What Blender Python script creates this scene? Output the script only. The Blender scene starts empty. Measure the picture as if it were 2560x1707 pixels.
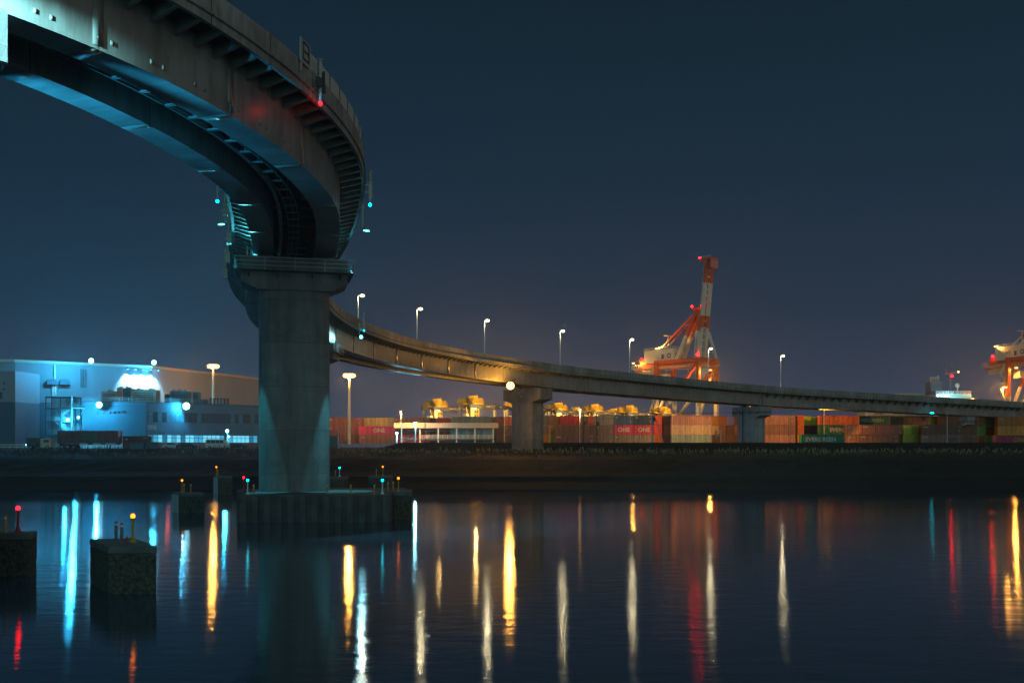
import bpy, math, random
from mathutils import Vector, Matrix
R = math.radians
random.seed(7)
scene = bpy.context.scene
COL = scene.collection

# ------------------------------------------------------------------ camera
CAM_H = 6.6
FPX, CXP, YHP = 2489.0, 1280.0, 1118.0
cam = bpy.data.cameras.new('camera')
cam_o = bpy.data.objects.new('camera', cam)
COL.objects.link(cam_o)
cam.sensor_width = 36.0
cam.lens = 35.0
cam.shift_y = (YHP - 853.5) / 2560.0
cam_o.location = (0, 0, CAM_H)
cam_o.rotation_euler = (R(90), 0, 0)
cam.clip_start = 0.5
cam.clip_end = 8000
scene.camera = cam_o

def at(px, py, Y):
    return Vector(((px - CXP) / FPX * Y, Y, CAM_H + (YHP - py) / FPX * Y))
def X_at(px, Y):
    return (px - CXP) / FPX * Y

# ------------------------------------------------------------------ render settings
scene.view_settings.view_transform = 'Standard'
scene.view_settings.look = 'None'
scene.view_settings.exposure = 0.2
scene.view_settings.gamma = 1.0
scene.view_settings.use_curve_mapping = False
cy = scene.cycles
cy.use_denoising = True
try:
    cy.denoiser = 'OPENIMAGEDENOISE'
except Exception:
    pass
cy.max_bounces = 5
cy.diffuse_bounces = 2
cy.glossy_bounces = 3
cy.transmission_bounces = 2
cy.volume_bounces = 0
cy.sample_clamp_indirect = 4.0
cy.use_light_tree = True
cy.caustics_reflective = True
cy.caustics_refractive = False

# ------------------------------------------------------------------ materials
def nt(m):
    m.use_nodes = True
    t = m.node_tree
    return t, t.nodes, t.links

def mat_paint(name, col, rough=0.5, var=0.25, scale=1.5, metallic=0.0, streak=False, bump=0.0, bscale=20, dirt=None, dirt_amt=0.5, spec=0.5):
    """painted / concrete surface: base colour broken up by noise, optional vertical streaks"""
    m = bpy.data.materials.new(name)
    t, N, L = nt(m)
    b = N['Principled BSDF']
    b.inputs['Roughness'].default_value = rough
    b.inputs['Metallic'].default_value = metallic
    b.inputs['Specular IOR Level'].default_value = spec
    tc = N.new('ShaderNodeTexCoord')
    mp = N.new('ShaderNodeMapping')
    L.new(tc.outputs['Object'], mp.inputs['Vector'])
    if streak:
        mp.inputs['Scale'].default_value = (1, 1, 0.12)
    n = N.new('ShaderNodeTexNoise')
    n.inputs['Scale'].default_value = scale
    n.inputs['Detail'].default_value = 6
    n.inputs['Roughness'].default_value = 0.65
    L.new(mp.outputs[0], n.inputs['Vector'])
    cr = N.new('ShaderNodeValToRGB')
    d = dirt or tuple(c * (1 - var * 1.6) for c in col)
    cr.color_ramp.elements[0].position = 0.32
    cr.color_ramp.elements[1].position = 0.68
    k = dirt_amt
    cr.color_ramp.elements[0].color = tuple(a * (1 - k) + c * k for a, c in zip(d, col)) + (1,) if dirt is None else tuple(d) + (1,)
    cr.color_ramp.elements[1].color = tuple(min(1, c * (1 + var * 0.5)) for c in col) + (1,)
    L.new(n.outputs['Fac'], cr.inputs['Fac'])
    L.new(cr.outputs['Color'], b.inputs['Base Color'])
    mr = N.new('ShaderNodeMapRange')
    mr.inputs['To Min'].default_value = max(0, rough - 0.12)
    mr.inputs['To Max'].default_value = min(1, rough + 0.12)
    L.new(n.outputs['Fac'], mr.inputs['Value'])
    L.new(mr.outputs[0], b.inputs['Roughness'])
    if bump > 0:
        n2 = N.new('ShaderNodeTexNoise')
        n2.inputs['Scale'].default_value = bscale
        n2.inputs['Detail'].default_value = 5
        L.new(tc.outputs['Object'], n2.inputs['Vector'])
        bp = N.new('ShaderNodeBump')
        bp.inputs['Strength'].default_value = bump
        bp.inputs['Distance'].default_value = 0.05
        L.new(n2.outputs['Fac'], bp.inputs['Height'])
        L.new(bp.outputs[0], b.inputs['Normal'])
    return m

def mat_emit(name, col, strength):
    m = bpy.data.materials.new(name)
    t, N, L = nt(m)
    for n in list(N):
        if n.type != 'OUTPUT_MATERIAL':
            N.remove(n)
    e = N.new('ShaderNodeEmission')
    e.inputs['Color'].default_value = tuple(col) + (1,)
    e.inputs['Strength'].default_value = strength
    L.new(e.outputs[0], [n for n in N if n.type == 'OUTPUT_MATERIAL'][0].inputs['Surface'])
    return m

def mat_swept(name, col, dirt, rough, us, vs, joints=0.0, bump=0.0, spec=0.5):
    """for swept bridge surfaces: UV = (metres along, metres around); rain streaks run across the sweep, joints every few metres"""
    m = bpy.data.materials.new(name)
    t, N, L = nt(m)
    b = N['Principled BSDF']
    b.inputs['Specular IOR Level'].default_value = spec
    uv = N.new('ShaderNodeUVMap')
    mp = N.new('ShaderNodeMapping')
    mp.inputs['Scale'].default_value = (us, vs, 1)
    L.new(uv.outputs[0], mp.inputs['Vector'])
    n = N.new('ShaderNodeTexNoise')
    n.inputs['Scale'].default_value = 1.0
    n.inputs['Detail'].default_value = 7
    n.inputs['Roughness'].default_value = 0.62
    L.new(mp.outputs[0], n.inputs['Vector'])
    n2 = N.new('ShaderNodeTexNoise')
    n2.inputs['Scale'].default_value = 0.16
    n2.inputs['Detail'].default_value = 4
    L.new(uv.outputs[0], n2.inputs['Vector'])
    mul = N.new('ShaderNodeMath'); mul.operation = 'MULTIPLY'
    L.new(n.outputs['Fac'], mul.inputs[0]); L.new(n2.outputs['Fac'], mul.inputs[1])
    cr = N.new('ShaderNodeValToRGB')
    cr.color_ramp.elements[0].position = 0.14
    cr.color_ramp.elements[1].position = 0.34
    cr.color_ramp.elements[0].color = tuple(dirt) + (1,)
    cr.color_ramp.elements[1].color = tuple(col) + (1,)
    L.new(mul.outputs[0], cr.inputs['Fac'])
    out = cr.outputs['Color']
    if joints > 0:
        sx = N.new('ShaderNodeSeparateXYZ'); L.new(uv.outputs[0], sx.inputs[0])
        dv = N.new('ShaderNodeMath'); dv.operation = 'DIVIDE'; dv.inputs[1].default_value = joints
        L.new(sx.outputs['X'], dv.inputs[0])
        fr = N.new('ShaderNodeMath'); fr.operation = 'FRACT'; L.new(dv.outputs[0], fr.inputs[0])
        lt = N.new('ShaderNodeMath'); lt.operation = 'LESS_THAN'; lt.inputs[1].default_value = 0.07 / joints
        L.new(fr.outputs[0], lt.inputs[0])
        mx = N.new('ShaderNodeMix'); mx.data_type = 'RGBA'
        L.new(lt.outputs[0], mx.inputs['Factor'])
        L.new(out, mx.inputs['A']); mx.inputs['B'].default_value = tuple(c * 0.3 for c in dirt) + (1,)
        out = mx.outputs['Result']
    L.new(out, b.inputs['Base Color'])
    mr = N.new('ShaderNodeMapRange')
    mr.inputs['To Min'].default_value = max(0.03, rough - 0.12); mr.inputs['To Max'].default_value = min(1, rough + 0.12)
    L.new(n.outputs['Fac'], mr.inputs['Value']); L.new(mr.outputs[0], b.inputs['Roughness'])
    if bump:
        bp = N.new('ShaderNodeBump'); bp.inputs['Strength'].default_value = bump; bp.inputs['Distance'].default_value = 0.03
        L.new(n.outputs['Fac'], bp.inputs['Height']); L.new(bp.outputs[0], b.inputs['Normal'])
    return m

M = {}
M['girder'] = mat_swept('girder_steel_paint', (0.235, 0.255, 0.235), (0.115, 0.115, 0.10), 0.34, 1.5, 0.25, joints=9.0, spec=0.6)
M['parapet'] = mat_swept('parapet_concrete', (0.31, 0.31, 0.29), (0.13, 0.125, 0.11), 0.75, 2.2, 0.35, joints=5.0, bump=0.2)
M['deck'] = mat_swept('deck_underside', (0.10, 0.09, 0.08), (0.04, 0.035, 0.03), 0.7, 0.7, 0.7)
M['asphalt'] = mat_paint('asphalt', (0.05, 0.05, 0.052), 0.85, 0.3, 3.0)
M['bracket'] = mat_paint('bracket_paint', (0.17, 0.185, 0.165), 0.45, 0.3, 1.5)
M['conc'] = mat_paint('pier_concrete', (0.20, 0.205, 0.195), 0.8, 0.5, 0.55, streak=True, bump=0.25, bscale=6)
M['conc_lightened'] = mat_paint('lightened_pier_concrete', (0.36, 0.37, 0.36), 0.8, 0.4, 0.55, streak=True, bump=0.25, bscale=6)  # lighter copy of the pier concrete, lifting far piers out of shadow
def add_joints(m, step, wdt, dark):
    t, N, L = nt(m); b = N['Principled BSDF']; src = b.inputs['Base Color'].links[0].from_socket
    geo = N.new('ShaderNodeNewGeometry'); sx = N.new('ShaderNodeSeparateXYZ'); L.new(geo.outputs['Position'], sx.inputs[0])
    dv = N.new('ShaderNodeMath'); dv.operation = 'DIVIDE'; dv.inputs[1].default_value = step; L.new(sx.outputs['Z'], dv.inputs[0])
    fr = N.new('ShaderNodeMath'); fr.operation = 'FRACT'; L.new(dv.outputs[0], fr.inputs[0])
    lt = N.new('ShaderNodeMath'); lt.operation = 'LESS_THAN'; lt.inputs[1].default_value = wdt / step; L.new(fr.outputs[0], lt.inputs[0])
    # each pour has a slightly different tone, and blotchy patches
    fl = N.new('ShaderNodeMath'); fl.operation = 'FLOOR'; L.new(dv.outputs[0], fl.inputs[0])
    wn_ = N.new('ShaderNodeTexWhiteNoise'); wn_.noise_dimensions = '1D'; L.new(fl.outputs[0], wn_.inputs['W'])
    nz = N.new('ShaderNodeTexNoise'); nz.inputs['Scale'].default_value = .45; nz.inputs['Detail'].default_value = 8; nz.inputs['Roughness'].default_value = .7; L.new(geo.outputs['Position'], nz.inputs['Vector'])
    ad = N.new('ShaderNodeMath'); ad.operation = 'MULTIPLY_ADD'; L.new(wn_.outputs['Value'], ad.inputs[0]); ad.inputs[1].default_value = .16; L.new(nz.outputs['Fac'], ad.inputs[2])
    mr = N.new('ShaderNodeMapRange'); mr.inputs['From Min'].default_value = .35; mr.inputs['From Max'].default_value = 1.0; mr.inputs['To Min'].default_value = .55; mr.inputs['To Max'].default_value = 1.25; L.new(ad.outputs[0], mr.inputs['Value'])
    sc = N.new('ShaderNodeVectorMath'); sc.operation = 'SCALE'; L.new(src, sc.inputs[0]); L.new(mr.outputs[0], sc.inputs['Scale'])
    mx = N.new('ShaderNodeMix'); mx.data_type = 'RGBA'; L.new(lt.outputs[0], mx.inputs['Factor']); L.new(sc.outputs[0], mx.inputs['A']); mx.inputs['B'].default_value = (dark, dark, dark, 1)
    L.new(mx.outputs['Result'], b.inputs['Base Color'])
add_joints(M['conc'], 4.1, .05, .10)
add_joints(M['conc_lightened'], 4.1, .06, .14)
M['foot'] = mat_paint('footing_concrete', (0.095, 0.095, 0.09), 0.9, 0.5, 0.8, bump=0.5, bscale=5)
M['panel'] = mat_paint('barrier_panel', (0.50, 0.50, 0.42), 0.4, 0.12, 0.8)
M['steel_dark'] = mat_paint('dark_steel', (0.06, 0.065, 0.07), 0.5, 0.3, 4)
M['steel_galv'] = mat_paint('galvanised_steel', (0.38, 0.39, 0.38), 0.45, 0.2, 5, metallic=0.3)
M['white'] = mat_paint('white_paint', (0.72, 0.72, 0.68), 0.45, 0.12, 2)
M['cream'] = mat_paint('cream_paint', (0.72, 0.62, 0.42), 0.5, 0.15, 1.5)
M['yellow'] = mat_paint('yellow_paint', (0.72, 0.40, 0.03), 0.45, 0.2, 1.0)
M['post_yellow'] = mat_paint('post_yellow', (0.42, 0.27, 0.03), 0.5, 0.3, 6)
M['post_red'] = mat_paint('post_red', (0.42, 0.03, 0.03), 0.5, 0.3, 6)
M['beige'] = mat_paint('beige_paint', (0.52, 0.45, 0.33), 0.55, 0.2, 2)
M['crane_red'] = mat_paint('crane_red', (0.72, 0.10, 0.016), 0.45, 0.2, 0.6)
M['crane_white'] = mat_paint('crane_white', (0.72, 0.66, 0.56), 0.5, 0.15, 0.5)
M['beam_grey'] = mat_paint('beam_grey', (0.10, 0.10, 0.13), 0.5, 0.2, 0.6)
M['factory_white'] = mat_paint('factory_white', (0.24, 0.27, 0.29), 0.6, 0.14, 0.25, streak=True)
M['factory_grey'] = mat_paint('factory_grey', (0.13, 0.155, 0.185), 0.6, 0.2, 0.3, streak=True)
M['factory_dark'] = mat_paint('factory_slate', (0.07, 0.12, 0.15), 0.6, 0.2, 0.3, streak=True)
M['eave'] = mat_paint('eave_trim', (0.55, 0.42, 0.30), 0.6, 0.2, 0.8)
M['brick_red'] = mat_paint('plinth_red', (0.24, 0.12, 0.10), 0.8, 0.3, 1.2)
M['frame_dark'] = mat_paint('frame_dark', (0.09, 0.06, 0.06), 0.5, 0.2, 3)
M['glass_dark'] = mat_paint('glass_dark', (0.06, 0.065, 0.07), 0.12, 0.3, 0.7)
M['glass_teal'] = mat_paint('glass_teal', (0.10, 0.22, 0.25), 0.15, 0.3, 0.7)
M['pole'] = mat_paint('pole_galv', (0.55, 0.55, 0.52), 0.45, 0.1, 3)
M['wood_pole'] = mat_paint('concrete_pole', (0.10, 0.095, 0.085), 0.8, 0.3, 3)
M['rubber'] = mat_paint('rubber', (0.02, 0.02, 0.022), 0.8, 0.2, 5)
M['car_dark'] = mat_paint('car_dark', (0.02, 0.025, 0.03), 0.2, 0.1, 3)
M['car_white'] = mat_paint('car_white', (0.6, 0.62, 0.62), 0.25, 0.05, 3)
M['ship_white'] = mat_paint('ship_white', (0.62, 0.60, 0.55), 0.5, 0.12, 0.5)
M['ship_grey'] = mat_paint('ship_grey', (0.12, 0.13, 0.15), 0.6, 0.2, 0.5)
M['letter_white'] = mat_paint('letter_white', (0.60, 0.60, 0.60), 0.5, 0.15, 3)
M['letter_red'] = mat_paint('letter_red', (0.55, 0.06, 0.04), 0.5, 0.15, 3)
M['letter_dark'] = mat_paint('letter_dark', (0.03, 0.03, 0.035), 0.6, 0.1, 3)
M['sign_white'] = mat_paint('sign_white', (0.36, 0.36, 0.34), 0.5, 0.08, 2)
M['green_sign'] = mat_paint('sign_green', (0.05, 0.22, 0.10), 0.4, 0.1, 2)
# lamps
M['e_cyan'] = mat_emit('lamp_cyan', (0.05, 0.80, 1.0), 18)
M['e_nav_cyan'] = mat_emit('nav_lamp_cyan', (0.0, 0.80, 1.0), 10)
M['e_nav_red'] = mat_emit('nav_lamp_red', (1.0, 0.004, 0.008), 14)
M['e_nav_orange'] = mat_emit('nav_lamp_orange', (1.0, 0.17, 0.006), 6)
M['e_street'] = mat_emit('street_lamp_warm', (1.0, 0.84, 0.46), 5)
M['e_blue'] = mat_emit('floodlight_bluewhite', (0.30, 0.80, 1.0), 9)
M['e_sodium'] = mat_emit('floodlight_sodium', (1.0, 0.52, 0.15), 5)
M['e_amber'] = mat_emit('amber_floodlight', (1.0, 0.42, 0.07), 11)
M['e_window'] = mat_emit('lit_window', (0.06, 0.42, 0.66), 0.85)
M['e_red_small'] = mat_emit('crane_warning_red', (1.0, 0.0025, 0.003), 60)
M['e_teal_win'] = mat_emit('bridge_windows_teal', (0.05, 0.75, 0.70), 0.9)

M['marking'] = mat_paint('faded_marking', (0.42, 0.40, 0.37), 0.6, 0.4, 2)
CONT_COL = {  # mauve, browns and orange also carry shade and lamplight on the stacks
 'brown': (0.272, 0.111, 0.068), 'dark brown': (0.145, 0.060, 0.051), 'rust red': (0.476, 0.093, 0.060), 'orange': (0.700, 0.221, 0.043),
 'tan': (0.700, 0.459, 0.204), 'red': (0.700, 0.076, 0.051), 'magenta': (0.578, 0.060, 0.145), 'mauve': (0.306, 0.170, 0.170), 'grey': (0.255, 0.230, 0.204),
 'teal grey': (0.221, 0.340, 0.340), 'beige grey': (0.476, 0.391, 0.306), 'blue': (0.051, 0.102, 0.221), 'violet blue': (0.170, 0.153, 0.510), 'green': (0.034, 0.272, 0.128),
 'lime green': (0.170, 0.442, 0.051), 'yellow': (0.700, 0.612, 0.051), 'cream': (0.700, 0.700, 0.544), 'plum': (0.20, 0.085, 0.080)}
CM = {k: mat_paint('container_' + k.replace(' ', '_'), v, 0.5, 0.45, 0.8, streak=True) for k, v in CONT_COL.items()}
for m_ in CM.values():
    # each container fades and rusts to its own tone
    t, N, L = nt(m_); b = N['Principled BSDF']; src = b.inputs['Base Color'].links[0].from_socket
    oi = N.new('ShaderNodeObjectInfo'); hs = N.new('ShaderNodeHueSaturation')
    mr = N.new('ShaderNodeMapRange'); mr.inputs['To Min'].default_value = .62; mr.inputs['To Max'].default_value = 1.2; L.new(oi.outputs['Random'], mr.inputs['Value'])
    L.new(mr.outputs[0], hs.inputs['Value']); L.new(src, hs.inputs['Color'])
    m2 = N.new('ShaderNodeMath'); m2.operation = 'MULTIPLY_ADD'; m2.inputs[1].default_value = 7.3; m2.inputs[2].default_value = 0; L.new(oi.outputs['Random'], m2.inputs[0])
    f2 = N.new('ShaderNodeMath'); f2.operation = 'FRACT'; L.new(m2.outputs[0], f2.inputs[0])
    mr2 = N.new('ShaderNodeMapRange'); mr2.inputs['To Min'].default_value = .48; mr2.inputs['To Max'].default_value = .52; L.new(f2.outputs[0], mr2.inputs['Value']); L.new(mr2.outputs[0], hs.inputs['Hue'])
    L.new(hs.outputs[0], b.inputs['Base Color'])

# ------------------------------------------------------------------ mesh builder
class MB:
    def __init__(s):
        s.v, s.f, s.m, s.uv = [], [], [], None
    def add(s, vs, fs, mi=0):
        o = len(s.v)
        s.v += [Vector(p) for p in vs]
        s.f += [tuple(i + o for i in f) for f in fs]
        s.m += [mi] * len(fs)
        return s
    def box(s, c, d, rz=0.0, mi=0):
        x, y, z = d[0] / 2, d[1] / 2, d[2] / 2
        cs, sn = math.cos(rz), math.sin(rz)
        vs = []
        for k in (-z, z):
            for (a, b) in ((-x, -y), (x, -y), (x, y), (-x, y)):
                vs.append((c[0] + a * cs - b * sn, c[1] + a * sn + b * cs, c[2] + k))
        return s.add(vs, [(3, 2, 1, 0), (4, 5, 6, 7), (0, 1, 5, 4), (1, 2, 6, 5), (2, 3, 7, 6), (3, 0, 4, 7)], mi)
    def bb(s, a, b, mi=0):
        return s.box([(a[i] + b[i]) / 2 for i in range(3)], [abs(b[i] - a[i]) for i in range(3)], 0, mi)
    def bar(s, p, q, w, h=None, mi=0):
        h = h or w
        p, q = Vector(p), Vector(q)
        d = (q - p).normalized()
        up = Vector((0, 0, 1)) if abs(d.z) < 0.99 else Vector((0, 1, 0))
        r = d.cross(up).normalized(); u = r.cross(d)
        vs = [e + r * a * w / 2 + u * b * h / 2 for e in (p, q) for (a, b) in ((-1, -1), (1, -1), (1, 1), (-1, 1))]
        return s.add(vs, [(0, 1, 2, 3), (7, 6, 5, 4), (4, 5, 1, 0), (5, 6, 2, 1), (6, 7, 3, 2), (7, 4, 0, 3)], mi)
    def tube(s, p, q, r, r2=None, n=10, mi=0):
        r2 = r if r2 is None else r2
        p, q = Vector(p), Vector(q)
        d = (q - p).normalized()
        up = Vector((0, 0, 1)) if abs(d.z) < 0.99 else Vector((1, 0, 0))
        a = d.cross(up).normalized(); b = a.cross(d)
        vs = [e + (a * math.cos(t) + b * math.sin(t)) * rr for e, rr in ((p, r), (q, r2)) for t in [2 * math.pi * i / n for i in range(n)]]
        fs = [(i, i + n, (i + 1) % n + n, (i + 1) % n) for i in range(n)] + [tuple(range(n)), tuple(range(2 * n - 1, n - 1, -1))]
        return s.add(vs, fs, mi)
    def lathe(s, prof, c=(0, 0, 0), n=14, mi=0):
        vs = [(c[0] + r * math.cos(2 * math.pi * i / n), c[1] + r * math.sin(2 * math.pi * i / n), c[2] + z) for r, z in prof for i in range(n)]
        fs = []
        for k in range(len(prof) - 1):
            for i in range(n):
                j = (i + 1) % n
                fs.append((k * n + i, k * n + j, (k + 1) * n + j, (k + 1) * n + i))
        fs += [tuple(range(n - 1, -1, -1)), tuple((len(prof) - 1) * n + i for i in range(n))]
        return s.add(vs, fs, mi)
    def ball(s, c, r, n=8, mi=0, sx=1, sy=1, sz=1):
        c = Vector(c); vs = [c + Vector((0, 0, r * sz))]
        k = n // 2
        for i in range(1, k):
            t = math.pi * i / k
            for j in range(n):
                a = 2 * math.pi * j / n
                vs.append(c + Vector((r * sx * math.sin(t) * math.cos(a), r * sy * math.sin(t) * math.sin(a), r * sz * math.cos(t))))
        vs.append(c - Vector((0, 0, r * sz)))
        fs = [(0, 1 + j, 1 + (j + 1) % n) for j in range(n)]
        for i in range(k - 2):
            for j in range(n):
                a = 1 + i * n + j; b = 1 + i * n + (j + 1) % n
                fs.append((a, a + n, b + n, b))
        l = len(vs) - 1; o = 1 + (k - 2) * n
        fs += [(l, o + (j + 1) % n, o + j) for j in range(n)]
        return s.add(vs, fs, mi)
    def prism(s, poly, z0, z1, mi=0, poly2=None):
        n = len(poly); p2 = poly2 or poly
        vs = [(p[0], p[1], z0) for p in poly] + [(p[0], p[1], z1) for p in p2]
        fs = [(i, (i + 1) % n, (i + 1) % n + n, i + n) for i in range(n)] + [tuple(range(n - 1, -1, -1)), tuple(range(n, 2 * n))]
        return s.add(vs, fs, mi)
    def rail(s, pts, h=1.1, r=0.03, step=1.6, mids=2, mi=0):
        """handrail along points: posts plus horizontal rails"""
        pts = [Vector(p) for p in pts]
        for a, b in zip(pts[:-1], pts[1:]):
            n = max(1, int((b - a).length / step))
            for k in range(n + 1):
                p = a.lerp(b, k / n)
                s.bar(p, p + Vector((0, 0, h)), r * 2, None, mi)
            for k in range(1, mids + 2):
                z = Vector((0, 0, h * k / (mids + 1)))
                s.bar(a + z, b + z, r * 1.7, None, mi)
        return s
    def mesh(s, name, mats, smooth=False, bevel=0):
        me = bpy.data.meshes.new(name)
        me.from_pydata([tuple(p) for p in s.v], [], s.f)
        for m in (mats if isinstance(mats, (list, tuple)) else [mats]):
            me.materials.append(m)
        me.polygons.foreach_set('material_index', s.m)
        if smooth:
            me.polygons.foreach_set('use_smooth', [True] * len(me.polygons))
        if s.uv:
            l = me.uv_layers.new(name='UVMap')
            for p in me.polygons:
                for li, vi in zip(p.loop_indices, p.vertices):
                    l.data[li].uv = s.uv[vi]
        me.update()
        return me
    def build(s, name, mats, parent=None, smooth=False):
        me = s.mesh(name, mats, smooth)
        o = bpy.data.objects.new(name, me)
        COL.objects.link(o)
        if parent:
            o.parent = parent
        return o

def tag(o, label=None, cat=None, group=None, kind=None):
    if label: o['label'] = label
    if cat: o['category'] = cat
    if group: o['group'] = group
    if kind: o['kind'] = kind
    return o
def empty(name, loc, label, cat, group=None, rz=0.0):
    o = bpy.data.objects.new(name, None)
    o.empty_display_size = 0.5
    COL.objects.link(o)
    o.location = loc; o.rotation_euler = (0, 0, rz)
    return tag(o, label, cat, group)
def dup(root, loc=None, rz=None, label=None):
    c = root.copy(); COL.objects.link(c)
    if loc is not None: c.location = loc
    if rz is not None: c.rotation_euler = (0, 0, rz)
    if label: c['label'] = label
    for ch in list(root.children):
        d = ch.copy(); COL.objects.link(d); d.parent = c
        for g in list(ch.children):
            e = g.copy(); COL.objects.link(e); e.parent = d
    return c
def lamp(name, kind, loc, energy, col, parent=None, radius=0.25, target=None, angle=60, blend=0.3):
    l = bpy.data.lights.new(name, kind)
    l.energy = energy; l.color = col; l.shadow_soft_size = radius
    o = bpy.data.objects.new(name, l); COL.objects.link(o)
    o.location = loc
    if kind == 'SPOT':
        l.spot_size = R(angle); l.spot_blend = blend
    if target is not None:
        d = Vector(target) - Vector(loc)
        o.rotation_euler = d.to_track_quat('-Z', 'Y').to_euler()
    if parent is not None:
        o.parent = parent
        o.matrix_parent_inverse = Matrix.LocRotScale(parent.location, parent.rotation_euler, None).inverted()
    return o
_tcache = {}
def text_mesh(txt, size, depth=0.02, mat=None, bold=0.0, xs=1.0):
    """mesh of lettering in the local XZ plane, facing -Y, centred"""
    key = (txt, size, mat.name if mat else '', bold, xs)
    if key in _tcache: return _tcache[key]
    cu = bpy.data.curves.new('lettering', 'FONT')
    cu.body = txt; cu.size = size; cu.extrude = depth; cu.offset = bold; cu.align_x = 'CENTER'; cu.align_y = 'CENTER'
    cu.resolution_u = 3
    o = bpy.data.objects.new('lettering_tmp', cu); COL.objects.link(o)
    dg = bpy.context.evaluated_depsgraph_get()
    me = bpy.data.meshes.new_from_object(o.evaluated_get(dg))
    bpy.data.objects.remove(o); bpy.data.curves.remove(cu)
    me.transform(Matrix.Rotation(R(90), 4, 'X') @ Matrix.Diagonal((xs, 1, 1, 1)))
    me.materials.clear(); me.materials.append(mat or M['letter_white'])
    me.name = 'lettering'
    _tcache[key] = me
    return me
def lettering(txt, size, loc, parent, mat=None, rz=0.0, bold=0.0, xs=1.0):
    o = bpy.data.objects.new('lettering', text_mesh(txt, size, 0.02, mat, bold, xs))
    COL.objects.link(o); o.parent = parent; o.location = loc; o.rotation_euler = (0, 0, rz)
    return o
# ------------------------------------------------------------------ the line of the elevated road
CTRL = [(-78, 21.5), (-66, 24), (-56, 26.8), (-49.5, 29.2), (-44.1, 32), (-39.1, 35.3), (-34.6, 39.4), (-30.4, 43.7), (-26.5, 48.3), (-23.1, 53.4), (-20.6, 59.1), (-18.8, 65.2), (-17.8, 71.4),
        (-17.6, 77.7), (-18.4, 84.0), (-19.7, 90.4), (-21.2, 96.8), (-22.9, 103), (-24.9, 109.5), (-27, 116), (-29, 123), (-30.7, 131), (-31.8, 140), (-32.0, 149), (-31.4, 158),
        (-29.7, 167), (-27.2, 176), (-23.6, 185.2), (-18.2, 194.9), (-10.6, 206), (-2, 215.6), (7, 224.4), (18.5, 234.6), (33, 247), (48, 259.4), (66.6, 273.2), (86, 284.8), (105.6, 295.2),
        (139.5, 314.0), (190, 342), (260, 381), (330, 420)]
def _cr(p0, p1, p2, p3, t):
    return tuple(0.5 * ((2 * b) + (-a + c) * t + (2 * a - 5 * b + 4 * c - d) * t * t + (-a + 3 * b - 3 * c + d) * t ** 3) for a, b, c, d in zip(p0, p1, p2, p3))
_P = []
for i in range(1, len(CTRL) - 2):
    for k in range(24):
        _P.append(_cr(CTRL[i - 1], CTRL[i], CTRL[i + 1], CTRL[i + 2], k / 24))
# smooth the line a little so that edges run fair
for _ in range(60):
    _P = [_P[0]] + [tuple(0.25 * a + 0.5 * b + 0.25 * c for a, b, c in zip(_P[i - 1], _P[i], _P[i + 1])) for i in range(1, len(_P) - 1)] + [_P[-1]]
_S = [0.0]
for a, b in zip(_P[:-1], _P[1:]):
    _S.append(_S[-1] + math.hypot(b[0] - a[0], b[1] - a[1]))
_i0 = min(range(len(_P)), key=lambda i: abs(_P[i][1] - 95.5))
_s0 = _S[_i0]
_S = [s - _s0 for s in _S]
import bisect
def pos(s):
    i = min(max(bisect.bisect_right(_S, s) - 1, 0), len(_S) - 2)
    t = (s - _S[i]) / (_S[i + 1] - _S[i])
    return (_P[i][0] + t * (_P[i + 1][0] - _P[i][0]), _P[i][1] + t * (_P[i + 1][1] - _P[i][1]))
def tang(s):
    a, b = pos(s - 0.8), pos(s + 0.8)
    l = math.hypot(b[0] - a[0], b[1] - a[1])
    return ((b[0] - a[0]) / l, (b[1] - a[1]) / l)
def zb(s):
    """height of the underside of the girders above the water"""
    if s < 150: return 24.9 - 0.036 * s
    if s < 240: return 19.5 - 0.021 * (s - 150)
    return 17.61 - 0.016 * (s - 240)
def pt(s, o, dz):
    """point at arc length s, o metres right of the centre line, dz above the girder underside"""
    p, t = pos(s), tang(s)
    return Vector((p[0] + t[1] * o, p[1] - t[0] * o, zb(s) + dz))
def rz_at(s):
    t = tang(s)
    return math.atan2(t[1], t[0])

def sweep(mb, prof, s0, s1, step=1.5, closed=True, mi=0, caps=True):
    n = max(2, int(round((s1 - s0) / step)) + 1)
    ss = [s0 + (s1 - s0) * i / (n - 1) for i in range(n)]
    if mb.uv is None: mb.uv = [(0, 0)] * len(mb.v)
    acc = 0
    m = len(prof)
    for e in range(m if closed else m - 1):
        a, b = prof[e], prof[(e + 1) % m]
        ln = math.hypot(b[0] - a[0], b[1] - a[1])
        base = len(mb.v)
        for s in ss:
            mb.v += [pt(s, *a) - mb.org, pt(s, *b) - mb.org]
            mb.uv += [(s, acc), (s, acc + ln)]
        for i in range(n - 1):
            k = base + 2 * i
            mb.f.append((k, k + 1, k + 3, k + 2)); mb.m.append(mi)
        acc += ln
    if closed and caps:
        for s, rev in ((ss[0], False), (ss[-1], True)):
            base = len(mb.v)
            for a in prof:
                mb.v.append(pt(s, *a) - mb.org); mb.uv.append((s, a[1]))
            f = tuple(range(base, base + m))
            mb.f.append(f[::-1] if rev else f); mb.m.append(mi)
    return mb
def SB(org):
    m = MB(); m.org = Vector(org); m.uv = []
    return m
def fin(mb, name, mats, parent):
    while len(mb.uv) < len(mb.v): mb.uv.append((mb.v[len(mb.uv)].x, mb.v[len(mb.uv)].z))
    return mb.build(name, mats, parent, smooth=True)
def flat(o):
    o.data.polygons.foreach_set('use_smooth', [False] * len(o.data.polygons)); return o

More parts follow.
